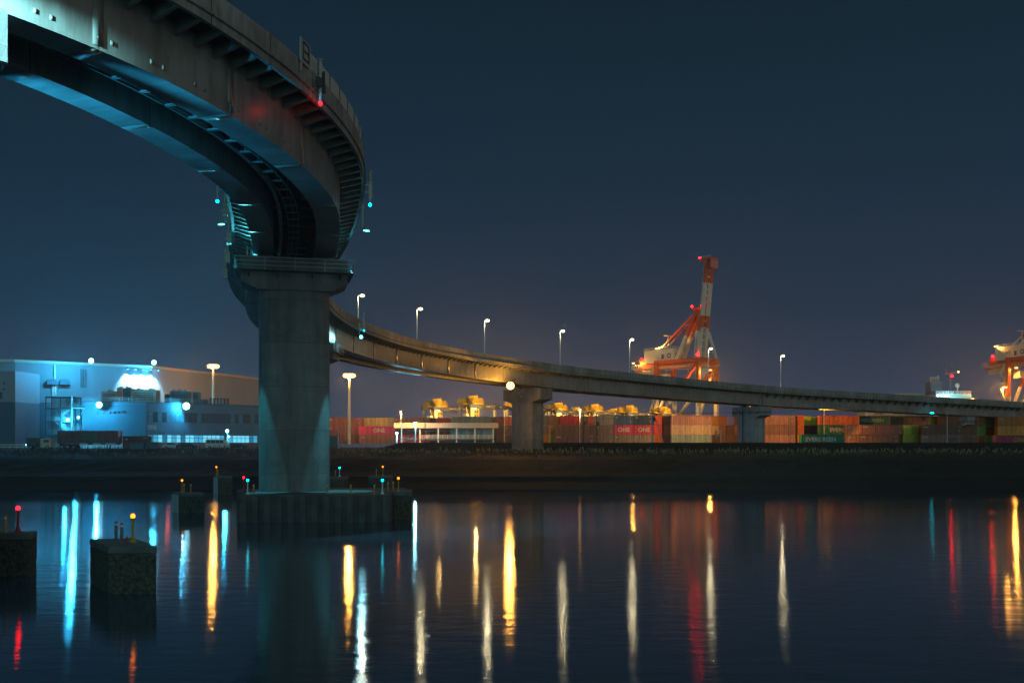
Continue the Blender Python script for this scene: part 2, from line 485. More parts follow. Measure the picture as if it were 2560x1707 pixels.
S_JOINT = 218.0
S_PIER0 = -51.6
def make_road(label, s0, s1, brs, org):
    root = empty('elevated_road', org, label, 'elevated road', 'spans of the elevated road')
    OV = Vector(org)
    # box girders with splice marks
    for (oa, ob, outer) in ((1.83, 3.83, 3.83), (-3.83, -1.93, -3.83)):
        g = SB(org)
        sweep(g, [(oa, 0.0), (ob, 0.0), (ob, 3.5), (oa, 3.5)], s0, s1)
        lo, hi = min(oa, ob), max(oa, ob)
        s = math.ceil(s0 / 3.0) * 3.0
        while s < min(s1, 190):
            sg = 1 if outer > 0 else -1
            for ds in (0, 0.75):
                p = pt(s + ds, outer - sg * 0.008, 0.62) - OV
                g.box(p, (0.24, 0.05, 0.24), rz_at(s))
                g.box(p + Vector((0, 0, 0.0)), (0.09, 0.075, 0.09), rz_at(s))
            s += 3.0
        s = math.ceil(s0 / 9.0) * 9.0
        while s < min(s1, 120):        # bolted field splices: cover plates on web and soffit
            sg = 1 if outer > 0 else -1
            g.box(pt(s, outer + sg * .012, 1.7) - OV, (.62, .02, 3.0), rz_at(s))
            g.box(pt(s, (oa + ob) / 2, -.012) - OV, (.62, 1.86, .02), rz_at(s))
            s += 9.0
        fin(g, 'girder', M['girder'], root)
    d = SB(org)
    sweep(d, [(-5.6, 3.60), (-3.84, 3.503), (3.84, 3.503), (5.6, 3.60), (5.6, 3.78), (-5.6, 3.78)], s0, s1)
    fin(d, 'deck_slab', M['deck'], root)
    r = SB(org)
    sweep(r, [(-5.3, 3.79), (5.3, 3.79)], s0, s1, closed=False)
    fin(r, 'road_surface', M['asphalt'], root)
    for sg in (1, -1):
        p = SB(org)
        prof = [(5.6 * sg, 3.22), (5.85 * sg, 3.22), (5.85 * sg, 5.05), (5.62 * sg, 5.05), (5.42 * sg, 4.4), (5.42 * sg, 3.782), (5.6 * sg, 3.782)]
        if sg > 0: prof = prof
        sweep(p, prof, s0, s1)
        # ledge line between fascia and barrier
        sweep(p, [(5.853 * sg, 3.66), (6.0 * sg, 3.70), (6.0 * sg, 3.80), (5.853 * sg, 3.84)], s0, s1)
        fin(p, 'parapet', M['parapet'], root)
    # cross frames between the girders
    c = MB()
    s = math.ceil(s0 / 3.0) * 3.0
    while s < min(s1, 110):
        a, b = pt(s, -1.93, 2.55) - OV, pt(s, 1.83, 2.55) - OV
        c.bar(a, b, 0.18, 0.55)
        s += 3.0
    if c.v: c.build('cross_frame', M['steel_dark'], root)
    return root, OV

road, OV = make_road('long curving elevated road with twin steel box girders, sweeping overhead and away', -80, S_JOINT - 0.2, True, (-21.0, 95.5, 0))
# cantilever brackets, each a tapered plate with a bottom flange
def bracket_mb(s, sg, OVv, root_dz=2.75):
    m = MB()
    t = tang(s); tv = Vector((t[0], t[1], 0))
    w0, w1 = 3.84 * sg, 5.60 * sg
    a0, a1 = pt(s, w0, root_dz) - OVv, pt(s, w1, 3.24) - OVv
    b0, b1 = pt(s, w0, 3.5) - OVv, pt(s, w1, 3.6) - OVv
    h = tv * 0.025; f = tv * 0.13
    m.add([a0 - h, a1 - h, b1 - h, b0 - h, a0 + h, a1 + h, b1 + h, b0 + h],
          [(0, 1, 2, 3), (7, 6, 5, 4), (0, 4, 5, 1), (3, 2, 6, 7), (1, 5, 6, 2), (0, 3, 7, 4)])
    u = Vector((0, 0, -0.04))
    m.add([a0 - f, a1 - f, a1 + f, a0 + f, a0 - f + u, a1 - f + u, a1 + f + u, a0 + f + u],
          [(0, 1, 2, 3), (7, 6, 5, 4), (0, 4, 5, 1), (1, 5, 6, 2), (2, 6, 7, 3), (3, 7, 4, 0)])
    return m
rest = MB()
n_br = 0
s = -72.0
while s < 217:
    for sg in (1, -1):
        m = bracket_mb(s, sg, OV)
        show = (sg == 1 and -48 <= s <= 8) or (sg == -1 and -16 <= s <= 40)
        if show and n_br < 96:
            m.build('bracket', M['bracket'], road); n_br += 1
        else:
            rest.add(m.v, m.f)
    s += 1.5
tag(rest.build('bracket', M['bracket'], road), kind='stuff')
# inspection walkway and pipe slung between the girders
w = SB(tuple(OV))
for o in (-0.62, 0.30):
    sweep(w, [(o, 0.95), (o + 0.07, 0.95), (o + 0.07, 1.12), (o, 1.12)], -78, 40)
s = -78.0
while s < 40:
    w.bar(pt(s, -0.62, 1.0) - OV, pt(s, 0.34, 1.0) - OV, 0.32, 0.06)
    w.bar(pt(s, -0.15, 1.0) - OV, pt(s, -0.15, 2.4) - OV, 0.06, 0.06)
    s += 2.2
flat(fin(w, 'walkway', M['bracket'], road))
pp = MB()
s = -78.0
while s < 60:
    pp.tube(pt(s, -1.25, 1.5) - OV, pt(s + 2, -1.25, 1.5) - OV, 0.16, None, 8)
    s += 2
pp.build('drain_pipe', M['steel_galv'], road, smooth=True)
st = MB()
s = -72.0
while s < 40:
    st.bar(pt(s, 0.5, 2.8) - OV, pt(s, 1.80, 2.8) - OV, 0.1, 0.3)
    s += 1.5
st.build('stiffener', M['steel_galv'], road)
# clear-panel noise barrier on the right-hand parapet of the bend
nb = SB(tuple(OV))
sA, sB = -31.0, -3.0
sweep(nb, [(5.70, 5.06), (5.76, 5.06), (5.76, 6.15), (5.70, 6.15)], sA, sB)
nbo = fin(nb, 'noise_barrier', M['panel'], road)
fr = MB(); s = sA
while s <= sB + .01:
    fr.bar(pt(s, 5.74, 5.03) - OV, pt(s, 5.74, 6.2) - OV, 0.12, 0.12); s += 2.0
fr.build('barrier_post', M['steel_dark'], nbo).parent = nbo
nbl = SB(tuple(OV))
sweep(nbl, [(-5.70, 5.06), (-5.76, 5.06), (-5.76, 5.9), (-5.70, 5.9)], -14, 14)
nbo2 = fin(nbl, 'noise_barrier', M['panel'], road)

road2, OV2 = make_road('straight far span of the elevated road running out of the frame past the joint', S_JOINT + 0.2, 460, False, (69.0, 270.0, 0))
rest2 = MB(); s = S_JOINT + 2
while s < 330:
    m = bracket_mb(s, 1, OV2, 2.0)
    m.build('bracket', M['bracket'], road2)
    s += 3.2
# expansion joint cover
# ------------------------------------------------------------------ piers
def rrect(a, b, r, n=5, seg=True):
    out = []
    for (sx, sy, t0) in ((1, 1, 0), (-1, 1, 90), (-1, -1, 180), (1, -1, 270)):
        for k in range(n + 1):
            t = R(t0 + 90 * k / n)
            out.append((sx * (a - r) + r * math.cos(t), sy * (b - r) + r * math.sin(t)))
    return out
def make_pier(s, base_z, label, col_w=6.5, col_d=3.9, rad=0.9, cap_w=10.2, cap_d=3.9, rail=True, gap=0.5, column_bottom=None, cm='conc'):
    p = pos(s)
    top = zb(s) - gap
    t = tang(s)
    rz = math.atan2(-t[0], t[1])     # local x = right of the road, local y = along the road
    root = empty('bridge_pier', (p[0], p[1], base_z), label, 'bridge pier', 'piers of the elevated road', rz)
    H = top - base_z
    body = MB()
    po = rrect(col_w / 2, col_d / 2, rad)
    body.prism(po, (column_bottom or 0), H - 3.0)
    # lift joints of the concrete pours
    k = 4.0
    body.build('column', M[cm], root, smooth=False)
    cp = MB()
    c2 = [(-cap_w / 2, -cap_d / 2), (cap_w / 2, -cap_d / 2), (cap_w / 2, cap_d / 2), (-cap_w / 2, cap_d / 2)]
    e = 0.02
    c1 = [(-col_w / 2 - e, -cap_d / 2), (col_w / 2 + e, -cap_d / 2), (col_w / 2 + e, cap_d / 2), (-col_w / 2 - e, cap_d / 2)]
    cp.prism(c1, H - 3.05, H - 2.35, 0, c2)
    cp.prism(c2, H - 2.347, H)
    cp.build('pier_cap', M[cm], root)
    for o in (2.83, -2.88):
        b = MB()
        b.box((o, 0, H + 0.10), (1.5, 1.6, 0.2)); b.box((o, 0, H + 0.2 + (gap - 0.2) / 2), (1.0, 1.1, gap - 0.2), 0, 1)
        b.build('bearing', [M['conc'], M['steel_dark']], root)
    if rail:
        pl = MB()
        x, y = cap_w / 2 + 0.55, cap_d / 2 + 0.75
        z = H - 1.35
        for (a, b_) in (((-x, -y), (x, -cap_d / 2 - 0.01)), ((-x, cap_d / 2 + 0.01), (x, y)), ((-x, -cap_d / 2 - .005), (-cap_w / 2 - 0.01, cap_d / 2 + .005)), ((cap_w / 2 + 0.01, -cap_d / 2 - .005), (x, cap_d / 2 + .005))):
            pl.bb((a[0], a[1], z - 0.06), (b_[0], b_[1], z))
        for xx in (-4.2, -1.6, 1.6, 4.2):
            for sy in (-1, 1):
                pl.bar((xx, sy * cap_d / 2, z - 0.5), (xx, sy * y, z - 0.08), 0.12, 0.2)
        po_ = pl.build('inspection_platform', M['steel_dark'], root)
        rl = MB()
        rl.rail([(-x, -y, z), (x, -y, z), (x, y, z), (-x, y, z), (-x, -y, z)], 1.15, 0.035, 2.2, 2)
        rl.build('handrail', M['steel_galv'], po_)
    return root, H, rz
pier1, H1, rz1 = make_pier(0.0, 2.43, 'tall concrete pier standing in the water, on a wide footing and carrying the bend', col_w=6.6, rad=1.5, cap_w=9.8, cap_d=4.2)
pier0, H0, rz0 = make_pier(S_PIER0, 0.0, 'pier whose brightly lit cap end shows at the top left edge', column_bottom=-2, rail=False)
pierm, Hm, rzm = make_pier(58.0, 0.3, 'pier hidden behind the tall water pier with only its lit cap end showing', column_bottom=-2)
pier2, H2, rz2 = make_pier(137.5, 6.2, 'square-edged bank pier with the big amber floodlight on its cap', rad=0.35, cap_w=11.6, rail=False)
pier3, H3, rz3 = make_pier(S_JOINT, 7.3, 'stepped pier with a railed platform under the deck joint', rad=0.3, cap_w=10.4, cm='conc_lightened')
pier4, H4, rz4 = make_pier(304.0, 7.3, 'farthest pier, small and pale, beside the bare bush', rad=0.3, cap_w=10.4, cm='conc_lightened')
# footing of the water pier: concrete slab with sheet piles
inv = pier1.matrix_basis.copy()
def loc1(x, y, z):
    d = Vector((x, y, z)) - pier1.location
    c, s_ = math.cos(-rz1), math.sin(-rz1)
    return (d.x * c - d.y * s_, d.x * s_ + d.y * c, d.z)
ft = MB()
def world_prism(mb, poly, z0, z1, f):
    n = len(poly)
    vs = [f(x, y, z0) for x, y in poly] + [f(x, y, z1) for x, y in poly]
    mb.add(vs, [(i, (i + 1) % n, (i + 1) % n + n, i + n) for i in range(n)] + [tuple(range(n - 1, -1, -1)), tuple(range(n, 2 * n))])
FX0, FX1, FY0, FY1 = -24.3, -10.9, 88.0, 103.0
world_prism(ft, [(FX0, FY0), (FX1, FY0), (FX1, FY1), (FX0, FY1)], -3.0, 2.43, loc1)
fo = ft.build('footing', M['foot'], pier1)
sp = MB()
x = FX0 + 0.3
while x < FX1 - 0.3:
    world_prism(sp, [(x, FY0 - 0.22), (x + 0.55, FY0 - 0.22), (x + 0.55, FY0 - 0.005), (x, FY0 - 0.005)], -3.0, 2.25, loc1)
    x += 1.05
sp.build('sheet_pile', M['foot'], fo)
for p_, zt, zd in ((pier2, H2, 1),):
    pass
# drain pipe down the far piers
for (p_, H_) in ((pier3, H3), (pier4, H4)):
    d = MB(); d.tube((-1.2, -2.06, 0), (-1.2, -2.06, H_ - 2.4), 0.12)
    d.tube((-1.2, -2.12, H_ - 2.4), (-1.2, -2.12, H_ + 0.3), 0.12)
    d.build('drain_pipe', M['steel_dark'], p_)
# ------------------------------------------------------------------ water, bank and yard
def sm(a, b, x):
    t = min(1, max(0, (x - a) / (b - a))); return t * t * (3 - 2 * t)
def lin(tab, v):
    for (a, za), (b, zb_) in zip(tab[:-1], tab[1:]):
        if v <= b: return za + (zb_ - za) * max(0, (v - a)) / (b - a)
    return tab[-1][1]
BANK_R = [(100, -3), (146, -1.2), (149, -0.1), (150, 0.25), (158, 1.4), (158.6, 2.0), (165, 2.6), (176, 4.5), (184, 4.95), (232, 5.1), (236, 5.4), (241, 7.75), (247, 7.75), (252, 7.4), (300, 7.45), (400, 8.4), (4000, 8.4)]
BANK_L = [(100, -3), (146, -1.2), (149, -0.1), (150, 0.25), (158, 1.4), (158.6, 2.0), (165, 2.6), (176, 4.5), (184, 4.95), (215, 5.3), (222, 6.2), (241, 6.3), (400, 6.4), (4000, 6.4)]
def zg(x, y):
    k = sm(-33, -27, x)
    return lin(BANK_L, y) * (1 - k) + lin(BANK_R, y) * k
xs = [-3000, -1000, -500, -300] + [-200 + 2.5 * i for i in range(161)] + [230, 300, 500, 1000, 3000]
ys = [100, 130, 146, 149, 150, 152, 155, 158, 158.6, 162, 165, 168, 172, 176, 180, 184, 190, 200, 210, 215, 219, 222, 227, 232, 234, 236, 238, 239.5, 241, 244, 247, 250, 252, 258, 270, 300, 350, 400, 600, 1000, 2000, 4000]
g = MB()
for y in ys:
    for x in xs:
        n = 0
        if 160 < y < 240: n = random.uniform(-.14, .14)
        if 236 <= y <= 247 and x > -33: n = random.uniform(-.035, .035)
        g.v.append(Vector((x, y + (random.uniform(-.25, .25) if 147 < y < 185 else 0), zg(x, y) + n)))
nx = len(xs)
for j in range(len(ys) - 1):
    for i in range(nx - 1):
        a = j * nx + i
        g.f.append((a, a + 1, a + 1 + nx, a + nx)); g.m.append(0)
M['ground'] = mat_paint('bank_earth_and_grass', (0.020, 0.019, 0.015), 0.95, 0.6, 0.35, bump=0.6, bscale=1.2, dirt=(0.009, 0.009, 0.008))
tag(g.build('ground', M['ground'], smooth=False), 'dark grassy river bank rising to the port yard', None, None, 'structure')

M['water'] = bpy.data.materials.new('water')
t, N, L = nt(M['water'])
N.remove(N['Principled BSDF'])
wo = [n for n in N if n.type == 'OUTPUT_MATERIAL'][0]
gl = N.new('ShaderNodeBsdfGlossy'); gl.distribution = 'BECKMANN'; gl.inputs['Color'].default_value = (.96, .98, 1, 1); gl.inputs['Anisotropy'].default_value = .34
tg = N.new('ShaderNodeCombineXYZ'); tg.inputs[0].default_value = 1.0; L.new(tg.outputs[0], gl.inputs['Tangent'])
df = N.new('ShaderNodeBsdfDiffuse'); df.inputs['Color'].default_value = (0.045, 0.070, 0.105, 1)
fr = N.new('ShaderNodeFresnel'); fr.inputs['IOR'].default_value = 1.48
ms = N.new('ShaderNodeMixShader'); L.new(fr.outputs[0], ms.inputs[0]); L.new(df.outputs[0], ms.inputs[1]); L.new(gl.outputs[0], ms.inputs[2])
L.new(ms.outputs[0], wo.inputs['Surface'])
tc = N.new('ShaderNodeTexCoord')
def wn(scale, sx, sy, det):
    mp = N.new('ShaderNodeMapping'); mp.inputs['Scale'].default_value = (sx, sy, 1)
    L.new(tc.outputs['Object'], mp.inputs['Vector'])
    n = N.new('ShaderNodeTexNoise'); n.inputs['Scale'].default_value = scale; n.inputs['Detail'].default_value = det
    L.new(mp.outputs[0], n.inputs['Vector'])
    return n
n1 = wn(0.9, 0.55, 1.0, 3); n2 = wn(5.0, 0.7, 1.0, 2); n3 = wn(0.035, 0.35, 1.0, 3)
a1 = N.new('ShaderNodeMath'); a1.operation = 'MULTIPLY_ADD'
L.new(n2.outputs['Fac'], a1.inputs[0]); a1.inputs[1].default_value = 0.16; L.new(n1.outputs['Fac'], a1.inputs[2])
bp = N.new('ShaderNodeBump'); bp.inputs['Strength'].default_value = 1.0; bp.inputs['Distance'].default_value = 0.0155
L.new(a1.outputs[0], bp.inputs['Height']); L.new(bp.outputs[0], gl.inputs['Normal']); L.new(bp.outputs[0], fr.inputs['Normal'])
mr = N.new('ShaderNodeMapRange'); mr.inputs['From Min'].default_value = 0.35; mr.inputs['From Max'].default_value = 0.65
mr.inputs['To Min'].default_value = 0.085; mr.inputs['To Max'].default_value = 0.14
L.new(n3.outputs['Fac'], mr.inputs['Value']); L.new(mr.outputs[0], gl.inputs['Roughness'])
wm = MB(); wm.add([(-1500, -80, 0), (1500, -80, 0), (1500, 160, 0), (-1500, 160, 0)], [(0, 1, 2, 3)])
tag(wm.build('water', M['water']), 'calm dark river water with long streaked reflections', None, None, 'structure')

# reeds and dry grass on the bench of the bank
M['reed'] = mat_paint('reed', (0.085, 0.068, 0.035), 0.9, 0.5, 0.6)
M['plume'] = mat_paint('plume', (0.30, 0.23, 0.13), 0.9, 0.3, 0.8)
rd = MB()
rnd = random.Random(3)
def blade(x, y, h, w, mi):
    a = rnd.uniform(0, 6.28); l = rnd.uniform(0.02, 0.3) * h; b_ = rnd.uniform(0, 6.28)
    z = zg(x, y) - 0.05
    dx, dy = math.cos(a) * w / 2, math.sin(a) * w / 2
    lx, ly = math.cos(b_) * l, math.sin(b_) * l
    rd.add([(x - dx, y - dy, z), (x + dx, y + dy, z), (x + dx * .6 + lx * .4, y + dy * .6 + ly * .4, z + h * .6), (x - dx * .6 + lx * .4, y - dy * .6 + ly * .4, z + h * .6), (x + lx, y + ly, z + h)], [(0, 1, 2, 3), (3, 2, 4)], 0)
    if mi:
        px_, py_, pz = x + lx, y + ly, z + h
        rd.add([(px_ - .07, py_, pz - .2), (px_ + .07, py_, pz - .2), (px_ + .09 + lx * .2, py_, pz + .12), (px_ + lx * .4, py_ + ly * .3, pz + .42), (px_ - .07 + lx * .2, py_ + .04, pz + .12)], [(0, 1, 2, 4), (4, 2, 3)], 1)
clumps = [(rnd.uniform(-112, 125), rnd.uniform(180, 232), rnd.uniform(.6, 1.0)) for _ in range(620)]
for cx, cy_, k in clumps:
    for _ in range(rnd.randint(9, 20)):
        x = cx + rnd.gauss(0, 1.1); y = cy_ + rnd.gauss(0, .8)
        blade(x, y, rnd.uniform(.7, 1.55) * k, rnd.uniform(.06, .16), rnd.random() < (.14 if x > -30 else .05))
for _ in range(3500):
    x = rnd.uniform(-112, 125); y = rnd.uniform(164, 234)
    blade(x, y, rnd.uniform(.25, .7), rnd.uniform(.08, .2), 0)
for _ in range(1500):
    x = rnd.uniform(-30, 140); y = rnd.uniform(234.5, 240.5)
    blade(x, y, rnd.uniform(.1, .3), rnd.uniform(.08, .2), 0)
tag(rd.build('reeds', [M['reed'], M['plume']]), 'dry plumed reeds and rough grass along the bank', None, None, 'stuff')

# ------------------------------------------------------------------ mooring dolphins in the water
def worn(o, bev, amp):
    """bevel, subdivide and roughen a block so that its edges read as chipped concrete"""
    import bmesh
    bm = bmesh.new(); bm.from_mesh(o.data)
    bmesh.ops.bevel(bm, geom=list(bm.edges), offset=bev, segments=2, affect='EDGES', profile=.5)
    bmesh.ops.triangulate(bm, faces=[f for f in bm.faces if len(f.verts) > 4])
    for _ in range(3):
        ed = [e for e in bm.edges if e.calc_length() > .35]
        if ed: bmesh.ops.subdivide_edges(bm, edges=ed, cuts=1, use_grid_fill=True)
    from mathutils import noise
    for v in bm.verts:
        n = noise.noise_vector(v.co * 2.3) + noise.noise_vector(v.co * 6.0) * .5
        v.co += n * amp
    bm.to_mesh(o.data); bm.free()
def dolphin(poly, top, label, ribs=None):
    cx_ = sum(p[0] for p in poly) / len(poly); cy_ = sum(p[1] for p in poly) / len(poly)
    root = empty('concrete_dolphin', (cx_, cy_, 0), label, 'dolphin', 'concrete dolphins around the pier')
    q = [(p[0] - cx_, p[1] - cy_) for p in poly]
    m = MB(); m.prism(q, -3.0, top - 0.35)
    worn(m.build('block', M['dolphin'], root), .07, .03)
    c = MB(); e = 1.015
    c.prism([(x * e, y * e) for x, y in q], top - 0.347, top)
    worn(c.build('coping', M['dcap'], root), .05, .018)
    if ribs:
        r = MB(); a, b_ = Vector((*q[ribs[0]], 0)), Vector((*q[ribs[1]], 0))
        nrm = Vector((b_ - a).cross(Vector((0, 0, 1)))).normalized()
        if nrm.dot((a + b_) / 2) < 0: nrm = -nrm
        for k in range(5):
            p = a.lerp(b_, (k + .5) / 5) + nrm * .11
            r.tube(p + Vector((0, 0, -2)), p + Vector((0, 0, top - .2)), 0.12, None, 8)
        r.build('fender_pipe', M['steel_galv'], root)
    return root
def mat_dolphin(name, col, tide):
    m = mat_paint(name, col, 0.92, 0.55, 1.4, bump=0.8, bscale=3.5)
    t, N, L = nt(m); b = N['Principled BSDF']
    src = b.inputs['Base Color'].links[0].from_socket
    geo = N.new('ShaderNodeNewGeometry'); sx = N.new('ShaderNodeSeparateXYZ'); L.new(geo.outputs['Position'], sx.inputs[0])
    nz = N.new('ShaderNodeTexNoise'); nz.inputs['Scale'].default_value = 7; nz.inputs['Detail'].default_value = 6
    L.new(geo.outputs['Position'], nz.inputs['Vector'])
    ad = N.new('ShaderNodeMath'); ad.operation = 'MULTIPLY_ADD'; L.new(nz.outputs['Fac'], ad.inputs[0]); ad.inputs[1].default_value = -1.1; L.new(sx.outputs['Z'], ad.inputs[2])
    mr = N.new('ShaderNodeMapRange'); mr.inputs['From Min'].default_value = tide - .6; mr.inputs['From Max'].default_value = tide - .35
    L.new(ad.outputs[0], mr.inputs['Value'])
    mx = N.new('ShaderNodeMix'); mx.data_type = 'RGBA'; L.new(mr.outputs[0], mx.inputs['Factor'])
    vr = N.new('ShaderNodeTexVoronoi'); vr.inputs['Scale'].default_value = 6; L.new(geo.outputs['Position'], vr.inputs['Vector'])
    c2 = N.new('ShaderNodeValToRGB'); L.new(vr.outputs['Distance'], c2.inputs['Fac'])
    c2.color_ramp.elements[0].color = (.11, .115, .085, 1); c2.color_ramp.elements[1].color = (.012, .016, .012, 1)
    L.new(c2.outputs['Color'], mx.inputs['A']); L.new(src, mx.inputs['B']); L.new(mx.outputs['Result'], b.inputs['Base Color'])
    return m
M['dolphin'] = mat_dolphin('dolphin_concrete', (0.075, 0.085, 0.08), 1.75)
M['dcap'] = mat_paint('dolphin_coping', (0.12, 0.13, 0.125), 0.9, 0.4, 1.6, bump=0.4, bscale=6)
for pr in (M['foot'],): pass
def W(px, py, z):
    """point of the water scene seen at a pixel, on the level z"""
    Y = (CAM_H - z) * FPX / (py - YHP)
    return (X_at(px, Y), Y)
d1 = dolphin([(-18.2, 44.9), (-16.05, 45.0), (-18.5, 48.9), (-20.6, 48.6)], 2.15, 'big dark dolphin block in front with orange beacon and two dark posts')
d0 = dolphin([(-29.0, 51.0), (-24.7, 51.0), (-24.95, 52.3), (-29.0, 52.3)], 2.2, 'weedy dolphin block cut by the left frame edge with a red beacon')
d2 = dolphin([(-33.4, 100.0), (-31.0, 100.4), (-32.3, 103.2), (-34.9, 102.6)], 2.0, 'middle sized dolphin with pale fender pipes left of the tall pier', (0, 3))
d3 = dolphin([(-41.0, 139.0), (-39.1, 139.3), (-40.2, 142), (-42.3, 141.6)], 2.6, 'small far dolphin against the bank left of the tall pier', (0, 3))
d4 = dolphin([(-28.6, 103.4), (-22.0, 103.4), (-22.0, 106.0), (-28.6, 106.0)], 2.2, 'low dolphin peeping out behind the left end of the pier footing')
d5 = dolphin([(-27.6, 138.0), (-23.2, 138.0), (-23.2, 141), (-27.6, 141)], 2.5, 'far dolphin just right of the tall pier with a cyan beacon')
d6 = dolphin([(-19.9, 138.0), (-16.9, 138.2), (-16.9, 141), (-19.9, 141)], 2.65, 'farthest right dolphin with an orange beacon and short post')
d7 = dolphin([(-10.85, 91.0), (-9.15, 91.0), (-9.8, 97.5), (-11.6, 97.5)], 2.5, 'dolphin joined to the right end of the pier footing')

# beacons and posts
def beacon_proto(mpost, mlamp):
    r = empty('beacon', (0, 0, 0), 'x', 'beacon', 'navigation beacons on posts')
    p = MB(); p.lathe([(0.17, 0), (0.165, 0.04), (0.075, 0.26), (0.06, 0.30), (0.06, 1.08), (0.085, 1.10), (0.085, 1.15)], n=12)
    p.build('post', mpost, r, smooth=False)
    l = MB(); l.lathe([(0.06, 1.15), (0.10, 1.17), (0.105, 1.26), (0.085, 1.32), (0.03, 1.35)], n=10)
    l.build('lamp', mlamp, r)
    return r
bc = {'red': beacon_proto(M['post_red'], M['e_nav_red']), 'orange': beacon_proto(M['post_yellow'], M['e_nav_orange']), 'cyan': beacon_proto(M['white'], M['e_nav_cyan'])}
used = set()
def beacon(kind, x, y, z, label):
    o = bc[kind]
    if kind in used: o = dup(o)
    used.add(kind)
    o.location = (x, y, z); o['label'] = label
    lamp('beacon_glow', 'POINT', (x, y, z + 1.27), 10, {'red': (1, .004, .006), 'orange': (1, .17, .004), 'cyan': (.01, .75, 1)}[kind], o, .09)
    return o
def X1(px, Y): return X_at(px, Y)
beacon('red', X1(45, 51.8), 51.8, 2.2, 'red lit beacon on the weedy dolphin at the left frame edge')
beacon('orange', X1(332, 46.6), 46.6, 2.15, 'orange lit beacon on the big front dolphin block')
beacon('orange', X1(455, 101.6), 101.6, 2.0, 'orange lit beacon on the dolphin with pale fender pipes')
beacon('orange', X1(541, 140.2), 140.2, 2.6, 'orange lit beacon on the small far dolphin left of the pier')
beacon('red', X1(609, 104.4), 104.4, 2.2, 'red lit beacon behind the left end of the pier footing')
beacon('cyan', X1(619, 88.7), 88.7, 2.43, 'cyan lit white beacon on the left end of the pier footing')
beacon('cyan', X1(849, 139.5), 139.5, 2.5, 'cyan lit white beacon on the far dolphin right of the tall pier')
beacon('orange', X1(957, 139.4), 139.4, 2.65, 'orange lit beacon on the farthest right dolphin')
beacon('cyan', X1(956, 88.7), 88.7, 2.43, 'cyan lit white beacon on the right end of the pier footing')
beacon('orange', X1(996, 92.5), 92.5, 2.5, 'orange lit beacon on the dolphin joined to the right of the footing')
def post_proto(m, h, r):
    b = MB(); b.lathe([(r * 1.6, 0), (r * 1.6, .03), (r, .05), (r, h - r), (r * .8, h - r * .35), (r * .3, h)], n=10)
    o = b.build('marker_post', m)
    k = MB(); k.tube((0, 0, h - .22), (0, 0, h - .13), r * 1.06, None, 10); k.build('reflector_band', M['white'], o)
    return tag(o, 'x', 'marker post', 'unlit marker posts')
po1 = post_proto(M['post_dark'] if 'post_dark' in M else mat_paint('post_dark', (0.16, 0.14, 0.09), .6, .3, 5), 0.92, 0.072)
po2 = post_proto(M['post_yellow'], 0.92, 0.07)
po3 = tag(MB().lathe([(.05, 0), (.05, .32), (.03, .36)], n=8).build('marker_post', M['post_red']), 'x', 'marker post', 'unlit marker posts')
def mpost(o, first, x, y, z, label):
    if not first: o = dup(o)
    o.location = (x, y, z); o['label'] = label
mpost(po1, True, X1(290, 48.0), 48.0, 2.15, 'dark marker post at the back of the big front dolphin')
mpost(po1, False, X1(304, 47.0), 47.0, 2.15, 'dark marker post nearest the orange beacon on the front dolphin')
mpost(po3, True, X1(318, 45.9), 45.9, 2.15, 'very short red post on the big front dolphin')
mpost(po2, True, X1(13, 51.6), 51.6, 2.2, 'yellow marker post beside the red beacon at the left frame edge')
for (px_, Y_, z_, lb) in ((460, 102.3, 2.0, 'yellow marker post hard behind the beacon on the fender pipe dolphin'), (477, 101.4, 2.0, 'yellow marker post alone on the fender pipe dolphin'), (544.5, 140.9, 2.6, 'yellow marker post touching the beacon on the small far left dolphin'),
                          (634, 88.6, 2.43, 'marker post left of the pier column on the footing'), (817, 88.6, 2.43, 'marker post at the right foot of the pier column'), (877, 88.6, 2.43, 'marker post midway between the column and the cyan beacon'),
                          (936, 88.6, 2.43, 'marker post just left of the cyan beacon on the footing'), (970, 93.5, 2.5, 'marker post at the left rim of the dolphin joined to the footing'), (983, 94.2, 2.5, 'marker post close beside the orange beacon right of the footing'),
                          (838.5, 139.8, 2.5, 'thin marker post left of the far cyan beacon'), (941, 139.9, 2.65, 'thin marker post on the farthest right dolphin')):
    mpost(po2, False, X1(px_, Y_), Y_, z_, lb)

# ------------------------------------------------------------------ lamps and signs hung on the bridge
def hung_flood(s, o, label, tgt, dz=4.0):
    p = pt(s, o, dz or 4.0)
    r = empty('hanging_floodlight', p, label, 'floodlight', 'floodlights hung from the bridge edge')
    sg = 1 if o > 0 else -1
    m = MB(); inx = pt(s, o - .35 * sg, dz or 4.0) - p
    m.bar(inx, (0, 0, 0), .08); m.bar((0, 0, .3), (0, 0, -1.9), .14)
    m.build('pole', M['pole'], r)
    d = (Vector(tgt) - (p + Vector((0, 0, -2.0)))).normalized()
    h = MB(); c = Vector((0, 0, -2.0)) + d * .15
    out = pt(s, o + sg, 0) - pt(s, o, 0); out.z = 0
    h.tube(Vector((0, 0, -1.9)), c + out * .3, .05)
    c = c + out * .35
    h.tube(c - d * .35, c, .14, .32, 10); h.build('lamp_head', M['steel_galv'], r)
    e = MB(); e.tube(c + d * .005, c + d * .04, .27, .27, 10); e.build('lens', M['e_cyan'], r)
    return r, p + c + d * .12
C_CYAN = (0.08, 0.78, 1.0)
end_r = pt(0, 3.3, 0); 
colL = pt(0, -3.1, 0); colR = pt(0, 3.3, 0)
q = pt(-1.6, -4.0, 0); tgtL = (q.x, q.y, 2.4); q = pt(-1.6, 4.0, 0); tgtR = (q.x, q.y, 2.4)
fl1, l1 = hung_flood(-3.6, -6.2, 'cyan floodlight hung low from the left edge of the bend', tgtL, None)
